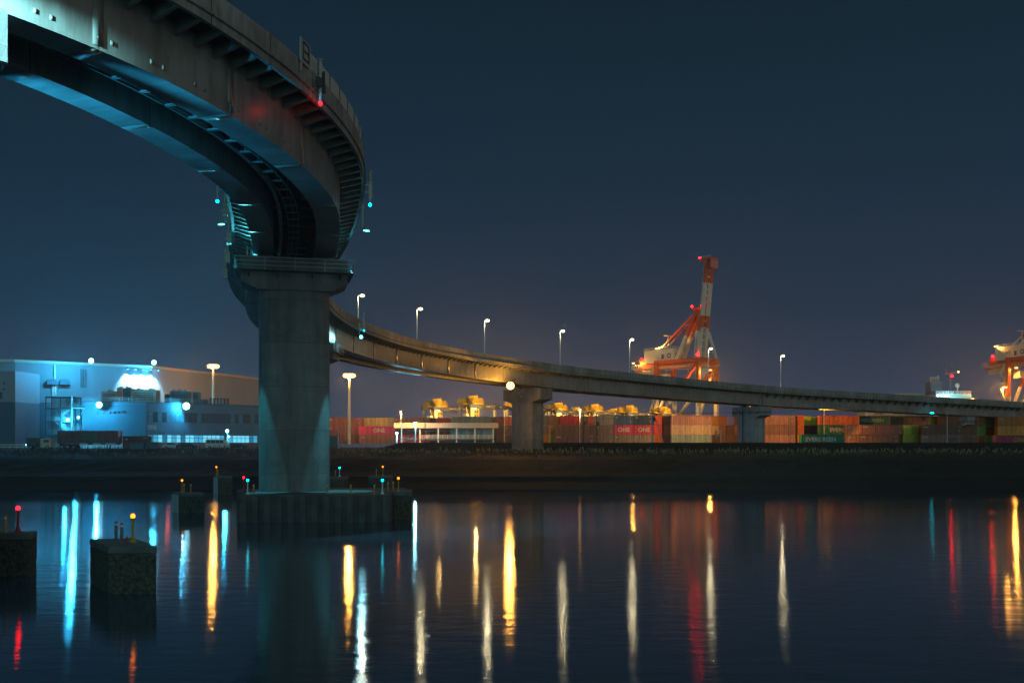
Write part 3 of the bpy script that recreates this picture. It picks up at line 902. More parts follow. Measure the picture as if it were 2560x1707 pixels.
fl2, l2 = hung_flood(-3.8, 6.2, 'cyan floodlight hung low from the right edge of the bend', tgtR, None)
lamp('flood_spot', 'SPOT', l1, 22000, C_CYAN, fl1, .12, tgtL, 18, .3)
lamp('flood_spot', 'SPOT', l2, 22000, C_CYAN, fl2, .12, tgtR, 17, .3)
# back side of the pier and the caps of its neighbours
b1, l3 = hung_flood(9, -4.3, 'cyan floodlight behind the left side of the tall pier', (colL.x - 1, colL.y + 1, 10), 2.6)
lamp('flood_spot', 'SPOT', l3, 4500, C_CYAN, b1, .15, (colL.x - .6, colL.y + 1, 24.2), 110, .6)
b2, l4 = hung_flood(9, 3.5, 'cyan floodlight behind the right side of the tall pier', (colR.x + 1, colR.y + 1, 10), 2.6)
lamp('flood_spot', 'SPOT', l4, 3000, C_CYAN, b2, .15, (colR.x + .6, colR.y + 1, 24.2), 110, .6)
pe = pt(58, 5.1, -1.6)
b3, l5 = hung_flood(68, 6.2, 'cyan floodlight lighting the half hidden pier cap', pe, None)
lamp('flood_spot', 'SPOT', l5, 1500, (.3, .85, 1), b3, .15, pe, 60, .5)
pe0 = pt(S_PIER0 + .6, 5.1, -1.0)
b4, l6 = hung_flood(S_PIER0 - 6.5, 7.4, 'floodlight lighting the pier cap end at the left frame edge', pe0, None)
lamp('flood_spot', 'SPOT', l6, 90000, (.35, .9, 1), b4, .15, pe0, 38, .6)
# unseen uplights added at the edge pier to wash soffits of the next span
for sg in (1, -1):
    p0 = pt(S_PIER0 - 2.6, 4.0 * sg, -7.0); t0 = pt(-38, (2.0 if sg > 0 else -2.7), 0)
    r = empty('added_soffit_uplight', p0, ('left', 'right')[sg > 0] + ' added unseen uplight on the pier at the left frame edge, washing the girder soffit', 'floodlight', 'added uplights of the soffit', rz_at(S_PIER0 - 2.6))
    b_ = MB(); b_.bar((0, 0, -.2), (0, -.9 * sg, -.2), .14); b_.bar((0, -.9 * sg, -.2), (1.4, -.9 * sg, -.2), .14); b_.build('bracket', M['steel_galv'], r)
    b_ = MB(); b_.box((0, 0, 0), (.5, .6, .4)); b_.build('lamp_head', M['steel_galv'], r)
    b_ = MB(); b_.box((.28, 0, .1), (.04, .5, .3)); b_.build('lens', M['e_cyan'], r)
    lamp('uplight', 'SPOT', p0 + (t0 - p0).normalized() * .5, 30000, (.03, .50, 1.0), r, .2, t0, 25 if sg > 0 else 36, .9)
# navigation signals: post, box, plate and a lamp at the foot
def nav_signal(s, o, label, mlamp, kind=0, dz=4.3):
    p = pt(s, o, dz)
    r = empty('navigation_signal', p, label, 'navigation light', 'navigation lights hung from the bridge edge', rz_at(s))
    sg = 1 if o > 0 else -1
    m = MB(); m.bar((0, 0, 1.0), (0, 0, -1.1), .14); m.bar((0, .45 * sg, .35), (0, 0, .35), .08); m.bar((0, .45 * sg, -.25), (0, 0, -.25), .08)
    m.build('pole', M['pole'], r)
    w_ = MB(); w_.tube((0, 0, .65), (0, 0, 1.5), .14, .12, 10); w_.tube((0, 0, 1.5), (0, 0, 1.58), .2, .2, 10)
    w_.build('signal_drum', M['sign_white'], r)
    if kind == 0:
        q = MB(); q.add([(.28, -.1, -.5), (.70, -.1, -.4), (.52, -.1, 1.0), (.28, .1, -.5), (.70, .1, -.4), (.52, .1, 1.0)], [(0, 1, 2), (5, 4, 3), (0, 3, 4, 1), (1, 4, 5, 2), (2, 5, 3, 0)])
        q.box((.3, 0, .1), (.6, .06, .06)); q.build('signal_shield', M['steel_dark'], r)
        q = MB(); q.box((-.3, 0, .0), (.34, .3, .6)); q.build('control_box', M['steel_dark'], r)
    elif kind == 1:
        q = MB(); q.box((.34, 0, -.1), (.34, .36, 1.1)); q.box((.34, 0, .58), (.55, .5, .14)); q.build('control_box', M['steel_galv'], r)
    l = MB(); l.ball((0, 0, -1.3), .13, 10); l.build('lamp', mlamp, r)
    h = MB(); h.tube((0, 0, -1.1), (0, 0, -1.18), .09, .13, 8); h.build('lamp_cap', M['steel_galv'], r)
    return r
ns1 = nav_signal(-29.7, 6.25, 'red navigation light hung outside the right parapet', M['e_nav_red'])
lamp('nav_glow', 'POINT', pt(-29.7, 6.35, 2.85), 14, (1, .02, .02), ns1, .12)
ns2 = nav_signal(-12.7, 6.35, 'cyan navigation light at the outermost right of the bend', M['e_nav_cyan'], 1, 3.0)
ns3 = nav_signal(-10.0, -6.4, 'cyan navigation light hung from the left parapet', M['e_nav_cyan'], 2, 3.5)
ns4 = nav_signal(70, 6.3, 'cyan navigation light post on the parapet right of the tall pier', M['e_nav_cyan'], 2, 4.6)
# roadside notice boards standing on the parapets
def board(s, o, label, w=1.7, h=1.9, dz=5.05, framed=True, m=None):
    p = pt(s, o, dz)
    r = empty('notice_board', p, label, 'sign', 'boards on the parapet', rz_at(s) + R(4))
    b_ = MB(); b_.box((0, 0, h / 2 + .1), (w, .07, h)); b_.build('panel', m or M['sign_white'], r)
    f = MB(); sg = -1 if o > 0 else 1
    y = .06 * sg
    for (a, c) in (((-w * .28, y, h * .25), (w * .28, y, h * .25)), ((-w * .28, y, h * .6), (w * .28, y, h * .6)), ((-w * .28, y, h * .95), (w * .28, y, h * .95)), ((-w * .28, y, h * .25), (-w * .28, y, h * .95)), ((w * .28, y, h * .25), (w * .28, y, h * .95))):
        f.bar(a, c, .08, .08)
    f.build('board_frame', M['steel_dark'], r)
    q = MB()
    q.bar((-w * .4, 0, -.5), (-w * .4, 0, h * .3), .1); q.bar((w * .4, 0, -.5), (w * .4, 0, h * .3), .1)
    q.build('post', M['steel_galv'], r)
    return r
board(-31.2, 5.95, 'framed pale board rising above the right parapet by the red light', 1.7, 1.5, 4.75)
board(-11.3, -6.15, 'small pale and green board on the left parapet', 1.0, 1.0, 3.3, m=M['green_sign'])
# beige cabinets on posts along the left parapet
proto = None
for i, (s_, dz, hh) in enumerate(((-4.0, 3.0, .9), (5.0, 2.5, 1.0), (13.0, 2.3, 1.0), (21.5, 2.3, 1.0))):
    p = pt(s_, -6.15, dz)
    r = empty('parapet_cabinet', p, ('upper', 'second', 'third', 'lowest')[i] + ' of the beige cabinets on posts down the left parapet', 'cabinet', 'beige cabinets on the left parapet', rz_at(s_))
    m = MB(); m.box((0, 0, 0), (.9, .42, hh)); m.box((0, 0, hh / 2 + .04), (1.0, .5, .07)); m.build('box', M['beige'], r)
    m = MB(); m.tube((-.2, 0, hh / 2 + .08), (-.2, 0, hh / 2 + 2.3), .09, None, 8); m.tube((.2, 0, hh / 2 + .08), (.2, 0, hh / 2 + 2.3), .06, None, 8); m.bar((0, 0, 0), (0, .4, 0), .2); m.build('post', M['beige'], r)

# ------------------------------------------------------------------ street lamps on the left parapet of the road
def street_proto():
    r = empty('street_lamp', (0, 0, 0), 'x', 'street lamp', 'street lamps along the elevated road')
    p = MB(); p.tube((0, 0, -1.2), (0, 0, 9.1), .15, .085, 10); p.box((0, 0, -.3), (.4, .4, .08)); p.build('pole', M['pole'], r)
    a = MB(); a.tube((0, 0, 9.05), (0, -.25, 9.32), .07, .06, 8); a.tube((0, -.25, 9.32), (0, -.7, 9.38), .06, .05, 8); a.build('arm', M['pole'], r)
    h = MB(); h.box((0, -.95, 9.40), (.32, .7, .12)); h.build('lamp_head', M['pole'], r)
    e = MB(); e.ball((0, -.95, 9.15), .45, 8, sz=.7); e.build('lamp', M['e_street'], r)
    return r
sl = street_proto()
where = ['first street lamp right of the tall pier', 'street lamp second from the tall pier, over the lit deck edge', 'street lamp just left of the bank pier floodlight', 'street lamp right after the bank pier', 'street lamp left of the tall red and white crane', 'street lamp standing in front of the red and white crane legs', 'street lamp by the deck joint over the stepped pier']
for i, s_ in enumerate((91.75, 109.75, 129.75, 153.25, 177.25, 207.25, 235.25)):
    o = sl if i == 0 else dup(sl)
    o.location = pt(s_, -5.6, 5.05); o.rotation_euler = (0, 0, rz_at(s_)); o['label'] = where[i]
    k = (8.5, 8.9, 9.3, 9.7, 9.9, 10.1, 10.2)[i] / 9.3
    o.scale = (1, 1, k)
    lamp('street_glow', 'POINT', pt(s_, -4.7, 5.05 + 9.2 * k - .5), 520, (1, .85, .5), None, .2).name = 'street_glow'
# ------------------------------------------------------------------ factory on the left
class Face:
    """a vertical wall between two ground points: u metres along, n metres out of the wall, z up"""
    def __init__(s, A, B, org):
        s.A = Vector((A[0], A[1], 0)); d = Vector((B[0] - A[0], B[1] - A[1], 0)); s.len = d.length; s.d = d.normalized()
        s.n = Vector((s.d.y, -s.d.x, 0)); s.org = Vector((org[0], org[1], 0)); s.rz = math.atan2(s.d.y, s.d.x)
    def p(s, u, n, z): return s.A + s.d * u + s.n * n + Vector((0, 0, z)) - s.org
    def box(s, mb, u0, u1, n0, n1, z0, z1, mi=0):
        mb.box(s.p((u0 + u1) / 2, (n0 + n1) / 2, (z0 + z1) / 2), (u1 - u0, n1 - n0, z1 - z0), s.rz, mi)
    def u_px(s, px):
        k = (px - CXP) / FPX
        return (k * s.A.y - s.A.x) / (s.d.x - k * s.d.y)
    def Y(s, u): return (s.A + s.d * u).y
    def z_py(s, u, py): return CAM_H + (YHP - py) / FPX * s.Y(u)

GZ = 6.3
# large hall at the back
O1 = (-130.0, 305.0)
hall = empty('factory_hall', (O1[0], O1[1], 0), 'large pale factory hall with a long curved eave at the far left', 'factory')
foot_pts = [(-200, 290), (X_at(38, 300), 300.0), (X_at(380, 323), 323.0), (X_at(520, 350), 350.0), (X_at(665, 384), 384.0), (-150, 420), (-230, 400)]
hp = [(x - O1[0], y - O1[1]) for x, y in foot_pts]
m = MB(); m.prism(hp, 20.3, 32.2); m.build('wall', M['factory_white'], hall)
m = MB(); m.prism(hp, GZ - 2, 20.297); m.build('lower_wall', M['factory_dark'], hall)
cx_ = sum(p[0] for p in hp) / len(hp); cy_ = sum(p[1] for p in hp) / len(hp)
m = MB(); m.prism([(cx_ + (x - cx_) * 1.012, cy_ + (y - cy_) * 1.012) for x, y in hp], 32.203, 33.05); m.build('eave', M['eave'], hall)
FB = [Face(foot_pts[i], foot_pts[i + 1], O1) for i in range(4)]
# wing that stands forward
wp = [(-190, 283), (X_at(38, 287), 287.0), (X_at(38, 287) + 1.0, 299.7), (-190, 292)]
wq = [(x - O1[0], y - O1[1]) for x, y in wp]
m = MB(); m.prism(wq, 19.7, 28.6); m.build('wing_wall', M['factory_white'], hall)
m = MB(); m.prism(wq, GZ - 2, 19.697); m.build('wing_lower_wall', M['factory_dark'], hall)
FW = Face(wp[0], wp[1], O1)
def win(face, parent, px0, px1, py0, py1, mat, n=.06, frame=None, mull=0, name='window'):
    u0, u1 = face.u_px(px0), face.u_px(px1)
    z1, z0 = face.z_py(u0, py0), face.z_py(u0, py1)
    b = MB(); face.box(b, u0, u1, .01, n, z0, z1)
    o = b.build(name, mat, parent)
    if frame:
        f = MB(); w_ = .12
        for (a, b_, c, d) in ((u0, u1, z0 - w_, z0), (u0, u1, z1, z1 + w_), (u0 - w_, u0, z0 - w_, z1 + w_), (u1, u1 + w_, z0 - w_, z1 + w_)):
            face.box(f, a, b_, .01, n + .06, c, d)
        for k in range(1, mull + 1):
            uu = u0 + (u1 - u0) * k / (mull + 1)
            face.box(f, uu - .05, uu + .05, n + .003, n + .06, z0, z1)
        f.build('window_frame', frame, o)
    return o
F0 = FB[1]
win(F0, hall, 56, 77, 983, 998, M['glass_dark'], frame=M['frame_dark'], mull=1)
win(F0, hall, 87, 96, 984, 998, M['glass_dark'], frame=M['frame_dark'])
win(FW, hall, -8, 5, 981, 996, M['glass_dark'], frame=M['frame_dark'])
for (px_, py_) in ((10, 958), (10, 973)):
    win(FW, hall, px_ - 1.6, px_ + 1.6, py_ - 2.5, py_ + 2.5, M['frame_dark'], n=.25, name='wall_vent')
for (px_, py_) in ((44, 960), (44, 974), (76, 961), (87, 977)):
    win(F0, hall, px_ - 1.4, px_ + 1.4, py_ - 2.2, py_ + 2.2, M['frame_dark'], n=.25, name='wall_vent')
for px_ in (128, 160):
    u = F0.u_px(px_); z = F0.z_py(u, 962)
    b = MB(); pts = [(-1.5, 0), (1.5, 0), (1.5, 1.0), (1.1, 1.6), (0, 1.9), (-1.1, 1.6), (-1.5, 1.0)]
    vs = [F0.p(u + a, .02, z + c) for a, c in pts] + [F0.p(u + a, 1.6, z + c) for a, c in pts]
    k = len(pts)
    b.add(vs, [(i, (i + 1) % k, (i + 1) % k + k, i + k) for i in range(k)] + [tuple(range(k - 1, -1, -1)), tuple(range(k, 2 * k))])
    b.build('vent_hood', M['factory_grey'], hall)
b = MB()
for px_, y0, y1 in ((131, 963, 990), (137, 963, 990), (136, 912, 947)):
    u = F0.u_px(px_); b.tube(F0.p(u, .5, F0.z_py(u, y1)), F0.p(u, .5, F0.z_py(u, y0)), .33, None, 8)
b.build('duct', M['white'], hall)
b = MB(); u0, u1 = F0.u_px(201), F0.u_px(214)
for u in (u0, u1, (u0 + u1) / 2): b.bar(F0.p(u, .5, F0.z_py(u, 968)), F0.p(u, .5, F0.z_py(u, 922)), .1)
for k in range(14):
    z = F0.z_py(u0, 968) + k * .42; b.bar(F0.p(u0, .5, z), F0.p(u1, .5, z), .08)
b.build('ladder', M['steel_dark'], hall)

# lower office and workshop block in front
A = (X_at(367, 262), 262.0); B_ = (X_at(700, 289), 289.0); C_ = (X_at(205, 259), 259.0)
O2 = A
low = empty('workshop_block', (A[0], A[1], 0), 'low flat roofed workshop block with two long window bands left of the tall pier', 'building')
poly = [C_, A, B_, (-92, 318), (-128, 296)]
lq = [(x - A[0], y - A[1]) for x, y in poly]
ZR = 18.1
m = MB(); m.prism(lq, GZ - 1, ZR); m.build('wall', M['factory_grey'], low)
cx_ = sum(p[0] for p in lq) / 5; cy_ = sum(p[1] for p in lq) / 5
m = MB(); m.prism([(cx_ + (x - cx_) * 1.006, cy_ + (y - cy_) * 1.006) for x, y in lq], ZR + .003, ZR + .45); m.build('roof', M['factory_dark'], low)
FR = Face(A, B_, O2); FL = Face(C_, A, O2)
# cladding of the left wing (slate panels)
b = MB(); FL.box(b, .1, FL.len - .1, .01, .07, GZ + .2, ZR - .3); b.build('cladding', M['factory_dark'], low)
b = MB(); FR.box(b, .3, FR.len - .2, .01, .09, GZ - .5, 7.95); b.build('plinth', M['brick_red'], low)
def band(px0, px1, npane, py0, py1, mat, z_split, rnd_, lit):
    u0, u1 = FR.u_px(px0), FR.u_px(px1)
    z1, z0 = FR.z_py(u0, py0), FR.z_py(u0, py1)
    w_ = (u1 - u0) / npane
    zs = z0 + (z1 - z0) * z_split
    for k in range(npane):
        if lit and k in (17,): continue
        a, b_ = u0 + k * w_ + .07, u0 + (k + 1) * w_ - .07
        f = MB(); 
        FR.box(f, a - .07, b_ + .07, .01, .05, z0 - .08, z1 + .08)
        fo_ = f.build('window', M['frame_dark'], low)
        p = MB(); FR.box(p, a, b_, .053, .075, z0, zs - .05); FR.box(p, a, b_, .053, .075, zs + .05, z1)
        p.build('pane', rnd_.choice(mat) if isinstance(mat, list) else mat, fo_)
M['e_window2'] = mat_emit('lit_window_bright', (0.12, 0.52, 0.74), 1.25)
M['e_window3'] = mat_emit('lit_window_dim', (0.04, 0.30, 0.50), 0.5)
rr = random.Random(5)
band(371, 646, 26, 1030, 1054, [M['glass_dark'], M['glass_dark'], M['glass_teal']], .6, rr, False)
band(371, 643, 25, 1087, 1106, [M['e_window'], M['e_window2'], M['e_window'], M['e_window3']], .64, rr, True)
# name board with small printed lines
u = FR.u_px(380); z = FR.z_py(u, 1068)
b = MB(); FR.box(b, u - 1.1, u + 1.1, .01, .1, z - .6, z + .6); sb = b.build('name_board', M['sign_white'], low)
b = MB()
for (a, c, zz) in ((-.3, .35, -.32), (.05, .9, .3)):
    FR.box(b, u + a, u + c, .102, .115, z + zz - .08, z + zz + .08)
for k in range(4): FR.box(b, u - .8 + k * .45, u - .55 + k * .45, .102, .115, z - .42, z - .2)
b.build('board_print', M['letter_dark'], sb)
b = MB(); FR.box(b, u - .95, u - .2, .102, .115, z + .1, z + .32); b.build('board_logo', M['letter_red'], sb)
for px_ in (400, 411, 540, 551, 607, 617):
    u = FR.u_px(px_); z = FR.z_py(u, 1081)
    b = MB(); FR.box(b, u - .16, u + .16, .01, .2, z - .2, z + .2); b.build('wall_vent', M['frame_dark'], low)
for k, px_ in enumerate((245, 258, 274, 284, 294, 307)):
    u = FL.u_px(px_); b = MB(); z = FL.z_py(u, 1031 - k * .4)
    FL.box(b, u - .25, u + .25, .072, .6, z - .25, z + .25); b.build('wall_vent', M['frame_dark'], low)
# roof plant
def roof_unit(px0, px1, py0, Y, dep, mat, label, fan=0, name='roof_unit'):
    x0, x1 = X_at(px0, Y), X_at(px1, Y); z1 = CAM_H + (YHP - py0) / FPX * Y
    r = empty(name, ((x0 + x1) / 2, Y, ZR + .45), label, 'roof unit', 'plant on the workshop roof')
    b = MB(); w_ = x1 - x0; h = z1 - ZR - .45
    b.bb((-w_ / 2, 0, 0), (w_ / 2, dep, h)); b.build('casing', mat, r)
    l = MB()
    for k in range(5): l.bb((-w_ * .4, -.05, h * (.2 + k * .13)), (w_ * .4, -.003, h * (.25 + k * .13)))
    l.build('louvre', M['steel_dark'], r)
    for k in range(fan):
        f = MB(); cx = -w_ / 2 + w_ * (k + .5) / fan
        f.tube((cx, dep / 2, h), (cx, dep / 2, h + .45), min(.8, w_ / fan * .4), None, 12); f.build('fan', M['steel_galv'], r)
    return r
roof_unit(252, 292, 978, 270, 3, M['beige'], 'beige box unit left on the workshop roof', 1)
roof_unit(292, 305, 969, 277, 3, M['steel_galv'], 'thin pale unit between beige and cyan-tinted boxes on the roof', 1)
roof_unit(307, 326, 970, 272, 3, M['glass_teal'], 'box unit painted teal for the cyan light on it, before the glaring wall', 1)  # teal stands in for cyan light falling on the casing
roof_unit(327, 390, 974, 270, 3.5, M['beige'], 'widest beige box unit on the workshop roof', 2)
roof_unit(411, 424, 985, 276, 2, M['steel_dark'], 'small dark unit left of the louvred teal unit on the roof')
roof_unit(425, 470, 978, 276, 3, M['glass_teal'], 'long teal louvred unit above the wall floodlight on the roof', 3)
roof_unit(482, 497, 980, 280, 2, M['glass_teal'], 'narrow teal unit right of the louvred unit on the roof')
roof_unit(500, 520, 998, 281, 2, M['factory_dark'], 'low slate box unit left of the chimneys on the roof')
for k in range(6):
    px_ = 527 + k * 8.6; Y = 279 + k * .5
    b = MB(); b.tube((0, 0, 0), (0, 0, 1.5), .3, None, 8); b.tube((0, 0, 1.5), (0, 0, 1.85), .42, .36, 8)
    tag(b.build('roof_chimney', M['steel_dark']), 'one of six short dark chimneys in a row on the workshop roof', 'chimney', 'six roof chimneys').location = (X_at(px_, Y), Y, ZR + .45)
rl = MB()
rl.rail([FL.p(.2, -.4, ZR + .45), FL.p(FL.len - .2, -.4, ZR + .45)], 1.1, .04, 2, 2)
rl.rail([FR.p(.4, -.5, ZR + .45), FR.p(22, -.5, ZR + .45)], 1.1, .04, 2, 2)
rl.build('roof_railing', M['steel_galv'], low)
# open stair tower
TX0, TX1, TY = X_at(115, 262), X_at(188, 262), 262.0
tw = empty('stair_tower', ((TX0 + TX1) / 2, TY, GZ), 'open steel stair tower with zigzag flights left of the workshop', 'stair tower')
w_ = (TX1 - TX0) / 2
b = MB()
for x in (-w_, 0, w_):
    for y in (0, 3.4): b.bar((x, y, 0), (x, y, 13.6), .28)
lv = [3.6, 7.1, 10.5, 13.5]
for z in lv:
    for y in (0, 3.4): b.bar((-w_, y, z), (w_, y, z), .22, .3)
b.build('frame', M['steel_dark'], tw)
b = MB()
for z in lv[:3]: b.bb((-w_ + .15, .2, z + .16), (w_ - .15, 3.2, z + .2))
b.build('landing', M['steel_galv'], tw)
b = MB()
for i, (z0, z1) in enumerate(((0, 3.6), (3.6, 7.1), (7.1, 10.5))):
    x0, x1 = (-w_ * .5, w_ * .7) if i % 2 == 0 else (w_ * .7, -w_ * .5)
    for y in (.3, 1.3): b.bar((x0, y, z0 + .2), (x1, y, z1 + .2), .08, .35)
    for k in range(12):
        f = (k + .5) / 12; b.bb((x0 + (x1 - x0) * f - .16, .32, z0 + (z1 - z0) * f + .2), (x0 + (x1 - x0) * f + .16, 1.28, z0 + (z1 - z0) * f + .25))
    b.rail([(x0, .3, z0 + .3), (x1, .3, z1 + .3)], 1.0, .03, .6, 2)
b.build('stair', M['steel_galv'], tw)
b = MB(); n = 34
pts = [(-w_ + .2 + (2 * w_ - .4) * k / n, 3.15 + (.12 if k % 2 else 0)) for k in range(n + 1)]
for a, c in zip(pts[:-1], pts[1:]):
    b.add([(a[0], a[1], .2), (c[0], c[1], .2), (c[0], c[1], 13.3), (a[0], a[1], 13.3)], [(0, 1, 2, 3)])
b.build('back_sheet', M['factory_white'], tw)
b = MB()
for z in lv: b.rail([(-w_, 0, z + .2), (w_, 0, z + .2)], 1.05, .03, 1.2, 2)
b.build('handrail', M['steel_galv'], tw)
# balconies joined to the tower
bl = empty('wall_balcony', (X_at(201, 259.5), 259.0, GZ), 'two stacked steel balconies between the stair tower and the workshop', 'balcony')
for z in (4.4, 10.4):
    b = MB(); b.bb((-1.4, -1.2, z), (1.4, .6, z + .12)); b.build('platform', M['white'], bl)
    b = MB(); b.rail([(-1.4, .5, z + .12), (-1.4, -1.15, z + .12), (1.4, -1.15, z + .12), (1.4, .5, z + .12)], 1.15, .035, 1.2, 2); b.build('handrail', M['steel_galv'], bl)
b = MB(); b.bar((-1.55, -1.0, 0), (-1.55, -1.0, 13.6), .25); b.build('post', M['white'], bl)
# low white wall and pipe bridge at the foot of the workshop
wl = empty('plinth_wall', (X_at(255, 256), 256.0, GZ), 'low white plinth wall behind the purple container trailer', 'wall')
b = MB(); b.bb((-7, 0, 0), (8, .3, 3.0)); b.build('wall', M['white'], wl)
b = MB()
for k in range(7): b.bb((-6 + k * 2, -.06, 2.0), (-5.7 + k * 2, -.003, 2.5))
b.build('opening', M['frame_dark'], wl)

# floodlights of the factory
C_BLUE = (0.03, 0.52, 1.0)
C_SOD = (1.0, 0.42, 0.06)
def flood(px, py, Y, label, power, col, memit, r_=.55, arm=None, tgt=None, angle=150, kind='POINT', pole_to=None, lroff=(0, -2.2, -.3), cat='floodlight', grp='floodlights of the factory and yard'):
    p = at(px, py, Y)
    base = (p.x, p.y, pole_to if pole_to is not None else p.z)
    r = empty('floodlight', base, label, cat, grp)
    z = p.z - base[2]
    b = MB()
    if pole_to is not None: b.tube((0, 0, 0), (0, .25, z), .14, .09, 8)
    if arm: b.bar((0, .3, z), (arm[0], arm[1], z + arm[2]), .14)
    b.bar((0, .25, z - .1), (0, .7, z - .1), .12)
    b.build('pole' if pole_to is not None else 'bracket', M['pole'], r)
    h = MB(); h.box((0, .3, z + .1), (r_ * 1.5, .6, r_ * 1.2)); h.build('lamp_head', M['steel_galv'], r)
    e = MB(); e.ball((0, -.08, z), r_, 10, sy=.5); e.build('lamp', memit, r)
    if power: lamp('flood_glow', kind, (p.x + lroff[0], p.y + lroff[1], p.z + lroff[2]), power, col, r, .35, tgt, angle, .6)
    return r
flood(228, 902, 306, 'blue white floodlight on the hall eave, left of the glaring wall', 15000, C_BLUE, M['e_blue'], .8, arm=(0, 3.4, -.4), lroff=(-3, -7, -1))
flood(385, 906, 319, 'blue white floodlight on the hall eave over the glaring wall', 9000, C_BLUE, M['e_blue'], .75, arm=(0, 3.0, -.6))
flood(248, 1012, 256.5, 'blue white floodlight on the slate wing of the workshop', 9000, C_BLUE, M['e_blue'], .8, arm=(0, 2.5, .4))
flood(466, 1015, 267.5, 'blue white floodlight glaring from the wall above the window bands', 22000, C_BLUE, M['e_blue'], .95, arm=(1.0, 2.5, .6), lroff=(-.4, -.3, -.2))
flood(170, 1050, 263.2, 'oval lamp inside the stair tower', 2200, C_BLUE, M['e_blue'], .5)
flood(196, 1043, 257.6, 'small upright lamp over the lower balcony', 1500, C_BLUE, M['e_blue'], .33)
flood(568, 1077, 250, 'short blue white yard lamp on a post before the lit windows', 2500, C_BLUE, M['e_blue'], .42, pole_to=GZ)
flood(572, 1091, 249, 'second lower yard lamp with a bowl head before the lit windows', 0, C_BLUE, M['e_blue'], .26, pole_to=GZ)
# wall washers that burn out the hall wall
for i, px_ in enumerate((316, 335, 354, 373, 392)):
    u = F0.u_px(px_); q = F0.p(u, 1.7, 31.6) + Vector((O1[0], O1[1], 0))
    r = empty('wall_washer', q, ('first', 'second', 'third', 'fourth', 'fifth')[i] + ' from left of the wall washer lamps under the eave of the glaring wall', 'wall lamp', 'wall washers under the hall eave')
    b = MB(); b.bar((0, 0, .3), F0.n * -1.6 + Vector((0, 0, .5)), .12); b.build('bracket', M['steel_dark'], r)
    b = MB(); b.box((0, 0, .1), (.7, .6, .4), F0.rz); b.build('lamp_head', M['steel_dark'], r)
    b = MB(); b.box((0, 0, -.12), (.55, .45, .03), F0.rz); b.build('lamp', M['e_blue'], r)
    lamp('washer', 'SPOT', q + Vector((0, 0, -.3)), 17000, (.5, .85, 1), r, .3, F0.p(u, .0, 26.0) + Vector((O1[0], O1[1], 0)), 74, .8)

# high mast sodium lights
def high_mast(px, py, Y, base_z, label, power):
    p = at(px, py, Y)
    r = empty('high_mast_light', (p.x, p.y, base_z), label, 'high mast light', 'sodium high mast lights')
    z = p.z - base_z
    b = MB(); b.tube((0, 0, 0), (0, 0, z * .45), .52, .46, 12); b.tube((0, 0, z * .45), (0, 0, z * .46), .55, .55, 12); b.tube((0, 0, z * .46), (0, 0, z + .4), .44, .32, 12); b.build('mast', M['cream'], r)
    b = MB()
    for k in range(8):
        a = k * math.pi / 4; b.bar((0, 0, z + .2), (1.3 * math.cos(a), 1.0 * math.sin(a), z + .2), .12)
    b.build('head_frame', M['steel_galv'], r)
    for k in range(8):
        a = k * math.pi / 4 + .2
        e = MB(); e.ball((1.3 * math.cos(a), 1.0 * math.sin(a), z - .1), .75, 8, sz=.9); e.build('lamp', M['e_sodium'], r)
    lamp('mast_glow', 'POINT', (p.x, p.y - .5, p.z - .6), power, C_SOD, r, .8)
    return r
high_mast(533, 915, 330, 6.4, 'sodium high mast light behind the workshop roof, over the falling eave', 14000)
high_mast(873, 938, 318, 7.6, 'sodium high mast light on a thick cream mast right of the tall pier', 34000)
# amber floodlight of the bank pier
p2 = at(1276, 964, 208.2)
bf = empty('pier_floodlight', p2, 'fierce amber floodlight on the cap of the bank pier', 'floodlight')
b = MB(); b.bar((0, 0, 0), (2.6, 8.0, -.6), .2); b.bar((0, 0, -.2), (2.6, 8.0, -2.0), .14); b.build('bracket', M['steel_galv'], bf)
b = MB(); b.box((.1, .35, .1), (1.2, .5, 1.0)); b.build('lamp_head', M['steel_galv'], bf)
b = MB(); b.ball((0, -.1, 0), .8, 12, sy=.6); b.build('lamp', M['e_amber'], bf)
lamp('amber_glow', 'POINT', (p2.x - .2, p2.y - 1.1, p2.z), 5000, C_SOD, bf, .8)
lamp('amber', 'SPOT', (p2.x - .2, p2.y - .9, p2.z - .1), 26000, C_SOD, bf, .4, pt(104, 6.0, 4.0), 26, .8)
# street lamps and posts of the port road
def yard_lamp(px, py, Y, gz, label, mem, power, col, r_=.35):
    p = at(px, py, Y)
    r = empty('yard_lamp', (p.x, p.y, gz), label, 'lamp post', 'lamp posts of the port yard')
    z = p.z - gz
    b = MB(); b.tube((0, .6, 0), (0, .6, z + .2), .12, .08, 8); b.bar((0, .6, z + .2), (0, 0, z + .3), .1); b.build('pole', M['pole'], r)
    b = MB(); b.box((0, 0, z + .25), (.4, .8, .15)); b.build('lamp_head', M['pole'], r)
    e = MB(); e.ball((0, 0, z), r_, 8, sz=.7); e.build('lamp', mem, r)
    if power > 4000: lamp('yard_glow', 'SPOT', (p.x, p.y + .2, p.z - .6), power, col, r, .2, (p.x + 2, p.y + 30, 9), 150, .5)
    elif power: lamp('yard_glow', 'POINT', (p.x, p.y - .3, p.z - .5), power, col, r, .2)
yard_lamp(1002, 1029, 282, 7.4, 'sodium lamp post rising over the left end of the flat canopy', M['e_sodium'], 14000, C_SOD)
yard_lamp(1038, 1057, 279, 7.4, 'blue white lamp post in front of the flat canopy', M['e_blue'], 2200, (.3, .8, 1), .42)
yard_lamp(992, 1082, 276, 7.4, 'lower blue white lamp post at the left end of the canopy', M['e_blue'], 1500, (.3, .8, 1), .4)
yard_lamp(1450, 1024, 262, 7.4, 'sodium lamp post just right of the bank pier', M['e_sodium'], 22000, C_SOD)
